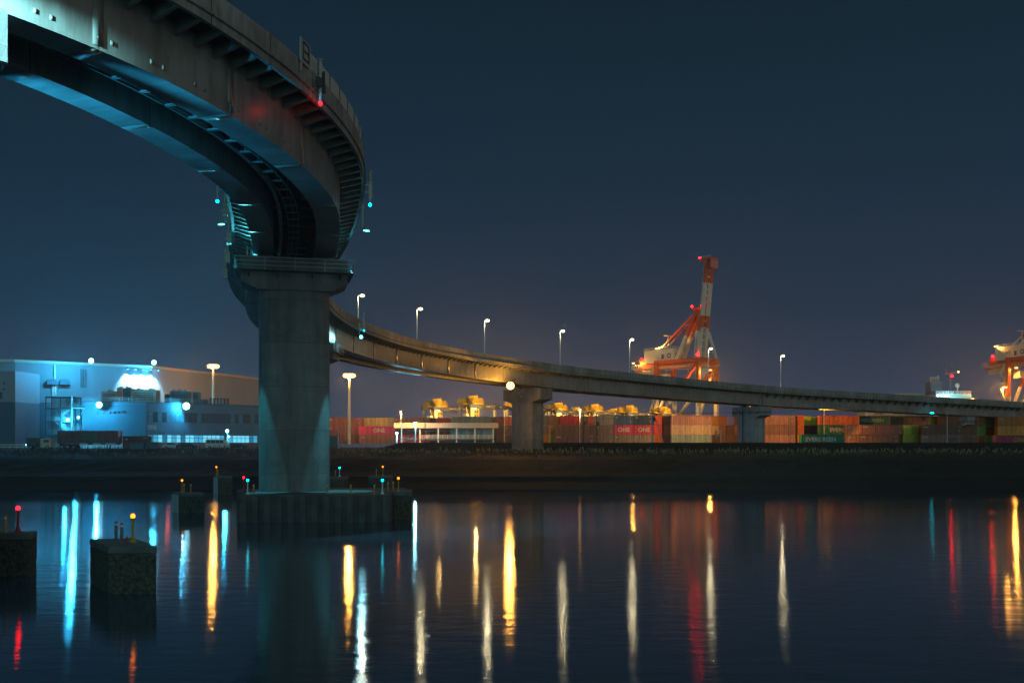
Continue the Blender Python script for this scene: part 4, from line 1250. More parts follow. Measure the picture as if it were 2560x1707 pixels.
# ------------------------------------------------------------------ shipping containers
def cont_mesh(Ln, H=2.9):
    W_ = 2.44
    b = MB()
    x, y = Ln / 2, W_ / 2
    # corner posts, rails
    for sx in (-1, 1):
        for sy in (-1, 1): b.bb((sx * x - sx * .16, sy * y - sy * .16, 0), (sx * x, sy * y, H))
        b.bb((sx * x - sx * .12, -y + .165, 0), (sx * x - sx * .01, y - .165, .16)); b.bb((sx * x - sx * .12, -y + .165, H - .14), (sx * x - sx * .01, y - .165, H - .01))
    for sy in (-1, 1):
        b.bb((-x + .165, sy * y - sy * .12, 0), (x - .165, sy * y - sy * .01, .17)); b.bb((-x + .165, sy * y - sy * .12, H - .13), (x - .165, sy * y - sy * .01, H - .01))
    # corrugated sides
    n = int((Ln - .33) / .52) * 4
    for sy in (-1, 1):
        vs = []; 
        for k in range(n + 1):
            dep = (0.03, 0.03, 0.14, 0.14)[k % 4]
            xx = -x + .165 + (Ln - .33) * k / n
            vs += [(xx, sy * (y - dep), .17), (xx, sy * (y - dep), H - .13)]
        b.add(vs, [(2 * k, 2 * k + 2, 2 * k + 3, 2 * k + 1) if sy < 0 else (2 * k + 1, 2 * k + 3, 2 * k + 2, 2 * k) for k in range(n)])
    b.bb((-x + .13, -y + .13, H - .12), (x - .13, y - .13, H - .03))
    b.bb((-x + .13, -y + .13, .02), (-x + .2, y - .13, H - .13))
    b.bb((x - .2, -y + .13, .02), (x - .13, y - .13, H - .13))
    me = b.mesh('container', CM['brown'])
    d = MB()
    for sy in (-1, 1):
        d.bb((x - .13, sy * .02, .17), (x - .07, sy * (y - .17), H - .15))
        for q in (.3, .8):
            d.tube((x - .03, sy * q, .1), (x - .03, sy * q, H - .08), .045, None, 6)
            for z in (.5, 1.3, 2.3): d.box((x - .04, sy * q, z), (.06, .2, .1))
    dm = d.mesh('door', CM['brown'])
    return me, dm
CMESH = {12.19: cont_mesh(12.19), 6.06: cont_mesh(6.06), 13.7: cont_mesh(13.7)}
HC = 2.9
MARK = {}
for Ln_ in CMESH:
    b = MB(); x = Ln_ / 2
    for k in range(4): b.bb((x - 1.75 + k * .34, -1.225, 2.3), (x - 1.5 + k * .34, -1.221, 2.48))
    for k in range(5): b.bb((x - 1.3, -1.225, .55 + k * .2), (x - .75, -1.221, .63 + k * .2))
    b.bb((-x + .5, -1.225, 2.0), (-x + (1.9 if Ln_ > 7 else 1.2), -1.221, 2.35))
    MARK[Ln_] = b.mesh('code_marking', M['marking'])
def container(x, y, z, col, label, Ln=12.19, rz=0.0, doors=False, text=None, tsize=1.2, toff=0.0, tmat=None, grp='containers stacked in the yard', xs=1.0):
    me, dm = CMESH[Ln]
    o = bpy.data.objects.new('shipping_container', me); COL.objects.link(o)
    o.material_slots[0].link = 'OBJECT'; o.material_slots[0].material = CM[col]
    o.location = (x, y, z); o.rotation_euler = (0, 0, rz)
    tag(o, label, 'container', grp)
    if doors:
        d = bpy.data.objects.new('door', dm); COL.objects.link(d)
        d.material_slots[0].link = 'OBJECT'; d.material_slots[0].material = CM[col]; d.parent = o
    mk = random.random()
    if mk < .75 and not text:
        m_ = bpy.data.objects.new('code_marking', MARK[Ln]); COL.objects.link(m_); m_.parent = o
    if text: lettering(text, tsize, (toff, -1.225, 1.42), o, tmat or M['letter_white'], 0, .04, xs)
    return o
TIER = {1: ['only'], 2: ['upper', 'lower'], 3: ['top', 'middle', 'bottom'], 4: ['top', 'second', 'third', 'bottom']}
def stack(px0, Y, cols, where, kind='S', Ln=12.19, base=None, texts={}, jit=0.0):
    """a stack of containers whose left edge shows at px0; kind S shows the long side, E the door end"""
    n = len(cols); z0 = base if base is not None else zg(0, Y) + .05
    w_ = Ln if kind == 'S' else 2.44
    x = X_at(px0, Y) + w_ / 2
    for i, c in enumerate(cols):
        if c is None: continue
        z = z0 + (n - 1 - i) * (HC + .06)
        tx = texts.get(i)
        lb = '%s container%s, %s tier, %s' % (c, ' with big letters' if tx else '', TIER[n][i], where)
        container(x + random.uniform(-.05, .05), Y + (0 if kind == 'S' else Ln / 2 - 1.2) + random.uniform(-jit, jit), z, c, lb, Ln, 0 if kind == 'S' else R(-90), kind == 'E' or i == 0, *(tx or (None,)))
ONE = ('ONE', 1.9, 0.0)
# left of the canopy
D = 338
stack(818, D, ['brown', 'brown', 'brown'], 'right beside the tall pier', Ln=12.19)
stack(897, D + 4, ['tan', None, None], 'behind the magenta one left of the canopy')
stack(899, D - 6, ['magenta', 'brown'], 'left of the canopy', texts={0: ('ONE', 1.9, .6)})
stack(890, D + 12, ['red', 'brown', 'brown'], 'in the gap left of the magenta one', 'E', 6.06)
stack(985, D + 2, ['brown', 'dark brown', 'magenta'], 'behind the canopy lamps', texts={2: ('ONE', 1.9, -1.0)})
for k, (c, lab) in enumerate((('red', 'first'), ('dark brown', 'second'), ('magenta', 'third'), ('rust red', 'fourth'))):
    stack(1054 + k * 18.4, D + 6, [c, 'dark brown', 'dark brown'], '%s from left over the canopy roof' % lab, 'E', 6.06)
stack(1131, 322, ['teal grey', 'teal grey', 'teal grey'], 'behind the right half of the canopy')
for k in range(2):
    stack(1209 + k * 16, 326, ['tan', 'tan', 'tan'], ('next to the teal grey ones behind the canopy', 'right of the other tan stack behind the canopy')[k], 'E', 6.06)
stack(1241, 320, ['brown', 'dark brown', 'dark brown'], 'left of the red one beside the bank pier', 'E', 6.06)
stack(1261, 320, ['red', 'plum', 'plum'], 'touching the left side of the bank pier', Ln=6.06)
# between bank pier and stepped pier
D = 306
stack(1352, D + 3, ['grey', 'grey', 'orange'], 'hard against the right side of the bank pier', 'E', 6.06)
stack(1371, D + 2, ['brown', 'orange', 'yellow'], 'right of the grey one by the bank pier', 'E', 6.06)
stack(1389, D + 14, ['orange', 'orange', 'violet blue'], 'second from the grey one by the bank pier', 'E', 6.06)
stack(1386, D - 5, [ 'plum', 'plum'], 'behind the sodium lamp post by the bank pier')
stack(1400, D + 9, ['red', 'dark brown', 'dark brown'], 'seen above the plum ones by the bank pier', Ln=6.06)
for k, c in enumerate(('grey', 'red', 'rust red')):
    stack(1449 + k * 18, D + 12, [c, 'rust red', 'dark brown'], '%s right of the sodium lamp post' % ('first', 'second', 'third')[k], 'E', 6.06)
stack(1486, D, ['grey', 'grey', 'grey'], 'left of the blue and magenta ones', Ln=6.06)
stack(1534, D, ['blue', 'magenta', 'grey'], 'left of the two magenta ones', Ln=6.06, texts={1: ('ONE', 1.75, 0)})
stack(1584, D, ['blue', 'magenta', 'grey'], 'right of the two magenta ones', Ln=6.06, texts={1: ('ONE', 1.75, 0)})
stack(1515, D + 22, ['rust red', 'brown', 'brown'], 'behind the blue ones, its top rim showing', base=7.25)
stack(1621, D + 24, ['red', 'brown', 'brown'], 'behind the strutted utility pole, its top rim showing', Ln=6.06, base=7.3)
stack(1634, D, ['red', 'red', 'orange'], 'behind the strutted utility pole', 'E', 6.06)
stack(1655, D + 1, ['plum', 'plum', 'plum'], 'right of the strutted utility pole', 'E', 6.06)
stack(1677, D - 2, ['mauve', 'beige grey', 'teal grey'], 'left of the block of orange door ends')
for k, (c, lab) in enumerate(((['orange', 'tan', 'brown'], 'first'), (['orange', 'brown', 'brown'], 'second'), (['violet blue', 'dark brown', 'brown'], 'third'), (['dark brown', 'brown', 'dark brown'], 'fourth'),
                              (['orange', 'orange', 'red'], 'fifth'), (['tan', 'grey', 'brown'], 'sixth'))):
    stack(1777 + k * 18.6 - 0, D + 8, c, '%s from left in the door block before the stepped pier' % lab, 'E', 6.06)
stack(1868, D + 30, ['red', 'orange'], 'lowest at the left edge of the stepped pier', 'E', 6.06)
# right of the stepped pier
stack(1886, D - 3, ['mauve', 'mauve', 'mauve'], 'half behind the stepped pier')
stack(1987, D - 2, ['orange', 'orange', 'orange'], 'right of the mauve stack by the stepped pier', 'E', 6.06)
for k in range(2):
    stack(2006 + k * 13.5, D + 10 + k * 5, ['yellow', 'dark brown', 'dark brown'], ('left of two yellow topped stacks', 'right of two yellow topped stacks')[k], 'E', 6.06)
stack(2030, D + 18, ['orange', 'dark brown', 'dark brown'], 'in the gap left of the thin brown pole', 'E', 6.06)
EV = 'EVERGREEN'
container(X_at(2001, 286) + 6.1, 286, 7.43, 'green', 'green lettered container on the ground in the front row behind the thin brown pole', text=EV, tsize=1.62, toff=-.6, xs=1.02)
stack(2046, D, ['orange', None, 'brown'], 'behind the thin brown pole')
container(X_at(2046, D) + 6.1, D, 7.5 + HC + .02, 'green', 'green lettered container in the middle tier, its last letters hidden by a mauve one', text=EV, tsize=1.62, toff=1.4, xs=1.02)
stack(2122, D + 3, ['green', 'brown', 'brown'], 'under the high cream container', texts={0: (EV, 1.5, .4)})
container(X_at(2165, D + 20) + 6.1, D + 20, 7.6 + 3 * (HC + .02), 'cream', 'cream container highest of all, right under the bridge deck with red marks', text='DAL', tsize=1.5, toff=-2.4, tmat=M['letter_red'])
stack(2114, D - 6, ['mauve', 'mauve'], 'overlapping the middle green lettered one', Ln=6.06)
stack(2150, D - 8, ['plum', None], 'in the middle row under the green and cream ones')
stack(2143, D - 9, ['plum'], 'on the ground left of the orange door ends', base=7.45)
for k in range(3):
    stack(2254 + k * 19.2 - k * 1.5, D - 4 + k, ['yellow', 'yellow'] if k < 2 else ['yellow', 'dark brown'], ('left', 'middle', 'right')[k] + ' of three door ends painted lamplight yellow by plum ones', 'E', 6.06)  # sodium light is put into the yellow of these ends
stack(2221, D + 6, ['brown', 'brown', 'brown'], 'directly under the far deck, left of the far pier')
stack(2322, D + 8, ['yellow', 'dark brown', 'dark brown'], 'under the small blue deck lamp', 'E', 6.06)
stack(2341, D + 6, ['brown', 'brown', 'brown'], 'behind the pale pole by the far pier')
stack(2300, D - 7, ['brown', 'mauve'], 'in front row left of the far pier')
for k, c in enumerate((['orange', 'lime green', 'orange'], ['lime green', 'rust red', 'lime green'], ['dark brown', 'dark brown', 'dark brown'])):
    stack(2440 + k * 17.5, 322 + k * 3, c, ('left', 'middle', 'right')[k] + ' of three door ends right of the far pier', 'E', 6.06, base=7.5)
stack(2490, 318, ['orange', 'orange', None], 'at the right frame edge', base=7.5)
container(X_at(2484, 314) + 6.1, 314, 7.5, 'magenta', 'magenta lettered container at the bottom right frame edge', text='ONE', tsize=2.0, toff=1.6, tmat=CM['yellow'])
stack(2592, 318, ['orange', 'orange', 'orange'], 'just outside the right frame edge', base=7.5)

# container on a road trailer, left
tr = empty('semi_trailer', (X_at(225, 226), 226.0, zg(-95, 226)), 'road trailer under the long purple container on the left', 'trailer')
b = MB(); b.bb((-6.8, -.5, .95), (6.8, .5, 1.15)); 
for x in (-6.4, -3, 0, 3, 6.4): b.bb((x - .1, -1.15, 1.153), (x + .1, 1.15, 1.25))
b.bb((4.2, -1.0, 0.02), (4.4, -.8, .95)); b.bb((4.2, .8, 0.02), (4.4, 1.0, .95)); b.build('chassis', M['steel_dark'], tr)
for x in (-5.8, -4.5, -3.2):
    for sy in (-1, 1):
        b = MB(); b.tube((x, sy * .75, .5), (x, sy * 1.15, .5), .5, None, 14); wh = b.build('wheel', M['rubber'], tr)
        b = MB(); b.tube((x, sy * 1.152, .5), (x, sy * 1.17, .5), .26, None, 10); b.build('rim', M['steel_galv'], wh)
container(X_at(225, 226), 226, zg(-95, 226) + 1.26, 'plum', 'long dark purple container with green letters on the road trailer', 13.7, text='ONE', tsize=1.9, toff=0, tmat=CM['green'], grp='containers on the factory road')
container(X_at(337, 228), 229.5, zg(-86, 228) + .05, 'dark brown', 'dark container with a red end standing right of the trailer', 6.06, R(14), True, grp='containers on the factory road')

# ------------------------------------------------------------------ vehicles on the factory road
def wheel_set(root, xs_, w_, r_):
    for x in xs_:
        for sy in (-1, 1):
            b = MB(); b.tube((x, sy * (w_ - .22), r_), (x, sy * w_, r_), r_, None, 14); k = b.build('wheel', M['rubber'], root)
            b = MB(); b.tube((x, sy * (w_ + .002), r_), (x, sy * (w_ + .02), r_), r_ * .55, None, 10); b.build('rim', M['steel_galv'], k)
def extrude_side(prof, w_, taper=0.0):
    b = MB(); n = len(prof)
    vs = [(x, -w_ + taper * max(0, z - .9), z) for x, z in prof] + [(x, w_ - taper * max(0, z - .9), z) for x, z in prof]
    b.add(vs, [(i, i + n, (i + 1) % n + n, (i + 1) % n) for i in range(n)] + [tuple(range(n)), tuple(range(2 * n - 1, n - 1, -1))])
    return b
def van(px, Y, label, mat):
    x = X_at(px, Y); r = empty('minibus', (x, Y, zg(x, Y) + .02), label, 'minibus')
    extrude_side([(-2.7, .35), (2.65, .35), (2.7, 1.0), (2.1, 1.25), (1.5, 2.05), (1.2, 2.2), (-2.5, 2.2), (-2.7, 1.9)], .92, .08).build('body', mat, r)
    b = MB()
    for (a, c) in ((-2.4, -1.5), (-1.4, -.5), (-.4, .45), (.55, 1.35)):
        for sy in (-1, 1): b.bb((a, sy * .86, 1.3), (c, sy * .9, 1.95))
    b.build('side_window', M['glass_dark'], r)
    wheel_set(r, (-1.7, 1.75), .93, .36)
    for sy in (-1, 1):
        b = MB(); b.box((2.69, sy * .65, .85), (.08, .3, .18)); b.build('headlight', M['glass_teal'], r)
van(546, 226, 'dark minibus parked on the factory road before the lit windows', M['car_white'])
def car(px, Y, label, mat):
    x = X_at(px, Y); r = empty('parked_car', (x, Y, zg(x, Y) + .02), label, 'car', 'cars parked by the factory')
    extrude_side([(-2.1, .3), (2.1, .3), (2.15, .75), (1.3, .92), (.6, 1.42), (-1.0, 1.45), (-1.7, .98), (-2.1, .9)], .86, .25).build('body', mat, r)
    b = MB()
    for sy in (-1, 1):
        b.add([(-1.5, sy * .845, .98), (1.05, sy * .845, .98), (.55, sy * .76, 1.36), (-.95, sy * .76, 1.38)], [(0, 1, 2, 3) if sy < 0 else (3, 2, 1, 0)])
    b.build('side_window', M['glass_dark'], r)
    wheel_set(r, (-1.3, 1.35), .87, .32)
    for sy in (-1, 1):
        b = MB(); b.box((2.13, sy * .6, .68), (.06, .3, .14)); b.build('headlight', M['glass_teal'], r)
car(592, 227, 'low dark car parked right of the minibus', M['car_dark'])
car(432, 228, 'pale car parked far left of the minibus', M['car_white'])
car(466, 227, 'dark car parked between the pale car and the minibus', M['car_dark'])
x = X_at(122, 224); tk = empty('truck', (x, 224, zg(x, 224) + .02), 'small dark truck with one headlight lit before the stair tower', 'truck')
extrude_side([(-1.4, .4), (.9, .4), (.95, 1.2), (.7, 2.35), (-1.4, 2.4)], 1.05).build('cab', M['beige'], tk)
b = MB(); b.bb((-1.7, -1.0, .7), (-4.6, 1.0, 2.5)); b.build('cargo_box', M['steel_dark'], tk)
b = MB(); b.bb((-4.6, -.4, .45), (.8, .4, .68)); b.build('chassis', M['steel_dark'], tk)
wheel_set(tk, (.1, -3.6), 1.06, .42)
b = MB(); b.bb((-.7, -1.07, 1.45), (.5, -1.053, 2.1)); b.build('side_window', M['glass_dark'], tk)
b = MB(); b.ball((-4.7, -.7, .95), .17, 8); b.build('headlight', M['e_blue'], tk)
# dark skips and hut
for i, (px_, Y_) in enumerate(((345, 221), (379, 222))):
    x = X_at(px_, Y_); r = empty('waste_skip', (x, Y_, zg(x, Y_)), ('left', 'right')[i] + ' of two dark waste skips under the window bands', 'skip', 'waste skips')
    extrude_side([(-1.4, .15), (1.4, .15), (1.75, 1.5), (-1.75, 1.5)], 1.0).build('tub', M['factory_dark'], r)
    b = MB(); b.bb((-1.8, -1.05, 1.503), (1.8, 1.05, 1.6)); b.build('lid', M['steel_dark'], r)
# guard rail at the far left
x0, x1 = X_at(-40, 224), X_at(105, 224)
gr = empty('guard_rail', ((x0 + x1) / 2, 224, 6.2), 'long pale guard rail along the road at the far left', 'guard rail')
b = MB(); h = (x1 - x0) / 2
b.bb((-h, -.05, .95), (h, .05, 1.1)); b.bb((-h, -.05, .45), (h, .05, .6)); b.build('rail', M['white'], gr)
b = MB()
for k in range(10): b.bb((-h + k * h / 4.5 - .06, .052, -.2), (-h + k * h / 4.5 + .06, .15, 1.1))
b.build('post', M['steel_galv'], gr)
# dark booth and mesh fence right of the tall pier
x = X_at(830, 236); bo = empty('equipment_booth', (x, 236, zg(x, 236)), 'dark equipment booth with a railed roof right of the tall pier', 'booth')
b = MB(); b.bb((-1.6, 0, -.6), (1.3, 2.2, 3.1)); b.build('cabin', M['factory_dark'], bo)
b = MB(); b.rail([(-1.6, 0, 3.1), (1.3, 0, 3.1), (1.3, 2.2, 3.1), (-1.6, 2.2, 3.1), (-1.6, 0, 3.1)], 1.2, .04, 1.0, 2); b.build('railing', M['steel_dark'], bo)
fx0, fx1 = X_at(846, 240), X_at(985, 240)
fe = empty('mesh_fence', ((fx0 + fx1) / 2, 240, 6.3), 'wire mesh fence between the booth and the grassy mound', 'fence')
b = MB(); h = (fx1 - fx0) / 2
for k in range(9): b.bar((-h + k * h / 4, 0, -.3), (-h + k * h / 4, 0, 2.1), .08)
for z in (.3, 1.0, 1.6, 2.05): b.bar((-h, 0, z), (h, 0, z), .04)
for k in range(56): b.bar((-h + k * h / 28, 0, .2), (-h + k * h / 28, 0, 2.05), .02)
b.build('mesh', M['steel_dark'], fe)
# ------------------------------------------------------------------ flat canopy building
cx0, cx1, CY = X_at(985, 288), X_at(1245, 288), 288.0
ca = empty('canopy_building', ((cx0 + cx1) / 2, CY, 7.45), 'two storey open building under a long pale flat roof band', 'building')
h = (cx1 - cx0) / 2
b = MB(); b.bb((-h, 0, 4.75), (h, 9, 6.25)); b.build('roof', M['eave'], ca)
b = MB()
for x in (-.45, .0, .02):
    pass
b.bb((-h * .42, -.03, 4.8), (-h * .38, -.003, 6.2)); b.build('banner', M['factory_grey'], ca)
b = MB(); b.bb((-h + 2, .6, 1.35), (h - 1.2, 8.5, 1.6)); b.build('floor', M['factory_grey'], ca)
for k in range(6):
    x = -h + 2.1 + (2 * h - 3.5) * k / 5
    b = MB(); b.bar((x, .9, -.2), (x, .9, 4.75), .34); b.build('column', M['crane_white'], ca)
b = MB(); b.rail([(-h + 8, .7, 1.6), (h - 1.2, .7, 1.6)], 1.15, .045, 1.4, 3); b.build('railing', M['crane_white'], ca)
for k in range(5):
    b = MB(); x = 1.0 + k * 2.5; b.bb((x, 5.0, 1.6), (x + 2.2, 5.1, 4.6)); b.bb((x, 5.0, -.2), (x + 2.2, 5.1, 1.3)); b.build('glazing', M['glass_teal'], ca)
b = MB(); b.bb((-h + 3, 5.2, 3.9), (h - 2, 5.5, 4.2)); b.bb((-h + 3, 4.6, 1.0), (h - 2, 4.9, 1.3)); b.build('beam', M['blue_beam'] if 'blue_beam' in M else M['factory_grey'], ca)

# ------------------------------------------------------------------ poles, wires, bush
def upole(px, Y, ptop, label, mat, strut=False, arms=1, r_=.17):
    x = X_at(px, Y); gz = zg(x, Y) - .1; h = CAM_H + (YHP - ptop) / FPX * Y - gz
    r = empty('utility_pole', (x, Y, gz), label, 'utility pole', 'poles along the port road')
    b = MB(); b.tube((0, 0, 0), (0, 0, h), r_, r_ * .7, 10); b.build('pole', mat, r)
    if arms:
        b = MB()
        for k in range(arms): b.bar((-.9, -.1, h - .4 - k * .9), (.9, -.1, h - .4 - k * .9), .12)
        b.build('crossarm', M['steel_dark'], r)
        b = MB(); b.tube((.35, -.3, h - 3.2), (.35, -.3, h - 2.2), .32, None, 10); b.build('transformer', M['steel_dark'], r)
    if strut:
        b = MB(); b.tube((.1, -.2, h - .8), (3.0, -.3, 0), .13, .15, 8); b.build('strut', mat, r)
    return Vector((x, Y, gz + h - .4))
w1 = upole(1458, 258, 1031, 'dark utility pole right of the sodium lamp post', M['wood_pole'])
w2 = upole(1492, 260, 1033, 'dark utility pole before the grey stack', M['wood_pole'])
w3 = upole(1631, 258, 1022, 'utility pole with a slanting strut', M['pole'], True, 2)
w4 = upole(2055, 284.5, 1003, 'thin brown pole in front of the green lettered containers', M['wood_pole'], arms=0, r_=.13)
yl = yard_lamp(2062, 1000, 288, 7.4, 'added sodium lamp post, its head unseen behind the deck by the thin brown pole', M['e_sodium'], 12000, C_SOD, .3)  # lamp post added out of sight to light the stacks
yard_lamp(1876, 984, 281, 7.4, 'pale post left of the stepped pier, with an added unseen lamp behind the deck', M['e_sodium'], 30000, C_SOD, .3)  # lamp added on the pale pole to light the door ends
w5 = upole(2368, 264, 1030, 'thin pale pole left of the far pier', M['cream'], arms=0, r_=.11)
for i, (a, c) in enumerate(((w1, w2), (w2, w3), (w3, w4), (w4, w5))):
    b = MB(); pts = []
    for k in range(13):
        f = k / 12; p = a.lerp(c, f); p.z -= (1 - (2 * f - 1) ** 2) * min(1.6, (c - a).length * .03) ; pts.append(p)
    for z in (0, -.9):
        for q, q2 in zip(pts[:-1], pts[1:]): b.tube(q + Vector((0, 0, z)), q2 + Vector((0, 0, z)), .03, None, 4)
    tag(b.build('overhead_wire', M['rubber']), ('overhead wires between the two dark poles', 'overhead wires from the dark pole to the strutted pole', 'overhead wires from the strutted pole to the thin brown pole', 'overhead wires from the thin brown to the thin pale pole')[i], 'wire', 'overhead wires')
# signal post
x = X_at(1802, 262); sgp = empty('signal_post', (x, 262, 7.3), 'white signal post with ladder arms before the orange door ends', 'signal post')
b = MB(); b.tube((0, 0, 0), (0, 0, 4.1), .12, None, 8); b.bar((0, 0, 3.6), (-1.2, 0, 3.6), .1); b.bar((0, 0, 2.3), (-1.0, 0, 2.3), .1); b.build('post', M['cream'], sgp)
for z in (3.5, 2.7, 2.0):
    b = MB(); b.box((-1.2, 0, z), (.4, .3, .7)); b.build('signal_box', M['sign_white'], sgp)
# bare bush
bu = empty('bare_bush', (X_at(2382, 240), 240, 7.7), 'leafless bush before the far pier', 'bush')
b = MB(); rb = random.Random(9)
def twig(p, d, l, r_, dep):
    q = p + d * l; b.tube(p, q, r_, r_ * .7, 4)
    if dep:
        for _ in range(3):
            twig(p.lerp(q, rb.uniform(.4, 1)), (d + Vector((rb.uniform(-.7, .7), rb.uniform(-.5, .5), rb.uniform(-.2, .5)))).normalized(), l * .68, r_ * .62, dep - 1)
for k in range(9):
    a = rb.uniform(-1, 1); twig(Vector((rb.uniform(-.8, .8), rb.uniform(-.4, .4), -.2)), Vector((a, rb.uniform(-.4, .4), 1)).normalized(), rb.uniform(.7, 1.0), .035, 3)
b.build('branches', M['wood_pole'], bu)

# ------------------------------------------------------------------ rubber tyred gantry cranes
def rtg_proto():
    r = empty('gantry_crane', (0, 0, 0), 'x', 'gantry crane', 'yellow gantry cranes over the stacks')
    Lx, Wy, Ht = 23.5, 7.0, 15.5
    for x in (0, Lx):
        for y in (0, Wy):
            b = MB(); b.bar((x, y, 1.4), (x, y, Ht), 1.0, .8); b.build('leg', M['cream'], r)
        b = MB(); b.bar((x, -1.2, 1.2), (x, Wy + 1.2, 1.2), .9, .8); b.bar((x, 0, 9.0), (x, Wy, 9.0), .7, .8); b.bar((x, 0, 11.4), (x, Wy, 11.4), .35, .35); b.build('sill_beam', M['cream'], r)
        for y in (-.9, Wy + .9):
            b = MB(); b.tube((x - .35, y, .75), (x + .35, y, .75), .75, None, 14); b.build('wheel', M['rubber'], r)
    for y in (0, Wy):
        b = MB(); b.bb((-1.2, y - .45, Ht - .6), (Lx + 1.2, y + .45, Ht + .9)); gd = b.build('girder', M['beam_grey'], r)
    lettering('YCT', 1.7, (13.0, -.47, Ht + .12), r, M['cream'])
    b = MB()
    for (x, w_) in ((8.6, 2.6), (17.5, 1.6)): b.bb((x, -.5, Ht - .05), (x + w_, -.453, Ht + .5))
    b.build('girder_plate', M['cream'], r)
    b = MB(); b.rail([(-1, -1.0, Ht + .95), (Lx + 1, -1.0, Ht + .95)], 1.1, .05, 1.6, 1); b.rail([(-1, Wy + 1, Ht + .95), (Lx + 1, Wy + 1, Ht + .95)], 1.1, .05, 1.6, 1); b.build('handrail', M['steel_dark'], r)
    # trolley
    tx = 3.0
    b = MB(); b.bb((tx - 2.6, -1.2, Ht + 1.0), (tx + 3.2, Wy + 1.2, Ht + 1.5)); b.bb((tx - 2.4, -1.0, Ht + 1.5), (tx - .4, 2.4, Ht + 4.4)); b.bb((tx + .3, -.9, Ht + 1.5), (tx + 2.9, 1.8, Ht + 3.6)); b.bb((tx + .4, 2.6, Ht + 1.5), (tx + 2.6, 6.4, Ht + 4.0)); b.bb((tx - 2.2, 4.0, Ht + 1.5), (tx - .4, 7.6, Ht + 3.6))
    b.tube((tx + 1.4, .9, Ht + 1.5), (tx + 1.4, .9, Ht + 5.6), .13, None, 6)
    tr_ = b.build('trolley', M['yellow'], r)
    b = MB(); b.rail([(tx - 2.6, -1.2, Ht + 1.5), (tx + 3.2, -1.2, Ht + 1.5), (tx + 3.2, Wy + 1.2, Ht + 1.5), (tx - 2.6, Wy + 1.2, Ht + 1.5), (tx - 2.6, -1.2, Ht + 1.5)], 1.3, .06, 1.1, 2)
    b.build('trolley_railing', M['yellow'], tr_)
    b = MB(); b.bb((tx - .3, 1.2, Ht + 3.3), (tx + .9, 2.4, Ht + 4.6)); b.build('machine_box', M['cream'], tr_)
    b = MB(); b.bb((tx - 2.2, -.2, Ht - 5.0), (tx + 1.2, 3.2, Ht - .9)); b.bb((tx - 1.6, 1, Ht - .9), (tx - 1.2, 1.4, Ht + 1.0)); b.bb((tx + .3, 1, Ht - .9), (tx + .7, 1.4, Ht + 1.0)); cb = b.build('cab', M['yellow'], r)
    b = MB()
    for k in range(2):
        for q in range(2): b.bb((tx - 1.8 + k * 1.5, -.26, Ht - 4.4 + q * 1.6), (tx - .7 + k * 1.5, -.203, Ht - 3.2 + q * 1.6))
    b.build('cab_window', M['glass_dark'], cb)
    b = MB(); b.bb((tx - 2, 3.6, Ht - 6.4), (tx + 3, 4.4, Ht - 5.8)); b.bar((tx - 1, 4, Ht - 5.8), (tx - 1, 4, Ht + 1), .07); b.bar((tx + 2, 4, Ht - 5.8), (tx + 2, 4, Ht + 1), .07); b.build('spreader', M['yellow'], r)
    # stair and platform on the outer leg, plus an added lamp arm
    b = MB(); b.bb((-2.6, -.4, 10.0), (-.55, Wy + .4, 10.12)); b.rail([(-.6, -.4, 10.12), (-2.6, -.4, 10.12), (-2.6, Wy + .4, 10.12), (-.6, Wy + .4, 10.12)], 1.1, .05, 1.1, 2)
    b.bar((-2.3, 0, 10.1), (-.7, 2.6, 15.4), .18, .4); b.bb((-2.4, 1.0, 10.12), (-1.0, 3.0, 12.4)); b.bar((-.6, 0, 9.2), (-4.0, -6.0, 9.6), .2); b.box((-4.0, -6.0, 9.8), (.7, .5, .5)); b.build('platform', M['cream'], r)
    b = MB(); b.box((.9, -.9, Ht - .9), (.8, .5, .5)); b.build('lamp', M['e_rtg'], r)
    return r
M['e_rtg'] = mat_emit('gantry_lamp', (1, .78, .35), 6)
rt = rtg_proto()
RA = R(52)
wh_ = ['leftmost yellow gantry crane over the canopy', 'bigger yellow gantry crane left of the bank pier', 'yellow gantry crane half behind the bank pier', 'yellow gantry crane just right of the bank pier', 'yellow gantry crane behind the dark utility pole', 'yellow gantry crane behind the two magenta containers', 'yellow gantry crane behind the strutted pole', 'small far yellow gantry crane first in the gap right of the bank pier', 'small far yellow gantry crane behind the grey and blue stacks']
for i, (px_, Y_) in enumerate(((1078, 434), (1168, 408), (1283, 434), (1384, 472), (1476, 489), (1564, 502), (1648, 517), (1430, 530), (1525, 545))):
    o = rt if i == 0 else dup(rt)
    o.location = (X_at(px_, Y_) + 2, Y_, 7.9); o.rotation_euler = (0, 0, RA); o['label'] = wh_[i]
    sc = (26.5 - .4) / 26.5
    M4 = Matrix.Translation(o.location) @ Matrix.Rotation(RA, 4, 'Z')
    lamp('gantry_work_fill', 'SPOT', M4 @ Vector((-4.0, -6.6, 9.9)), 26000, (1, .62, .16), o, .25, M4 @ Vector((3, 2.5, 16)), 110, .6)  # spot added on the outrigger to brighten the yellow trolley
    if i in (0, 1, 3, 5):
        lamp('gantry_work_fill', 'SPOT', M4 @ Vector((.9, -1.2, 14.4)), 30000, (1, .6, .18), o, .3, M4 @ Vector((8, -40, 4)), 150, .6)

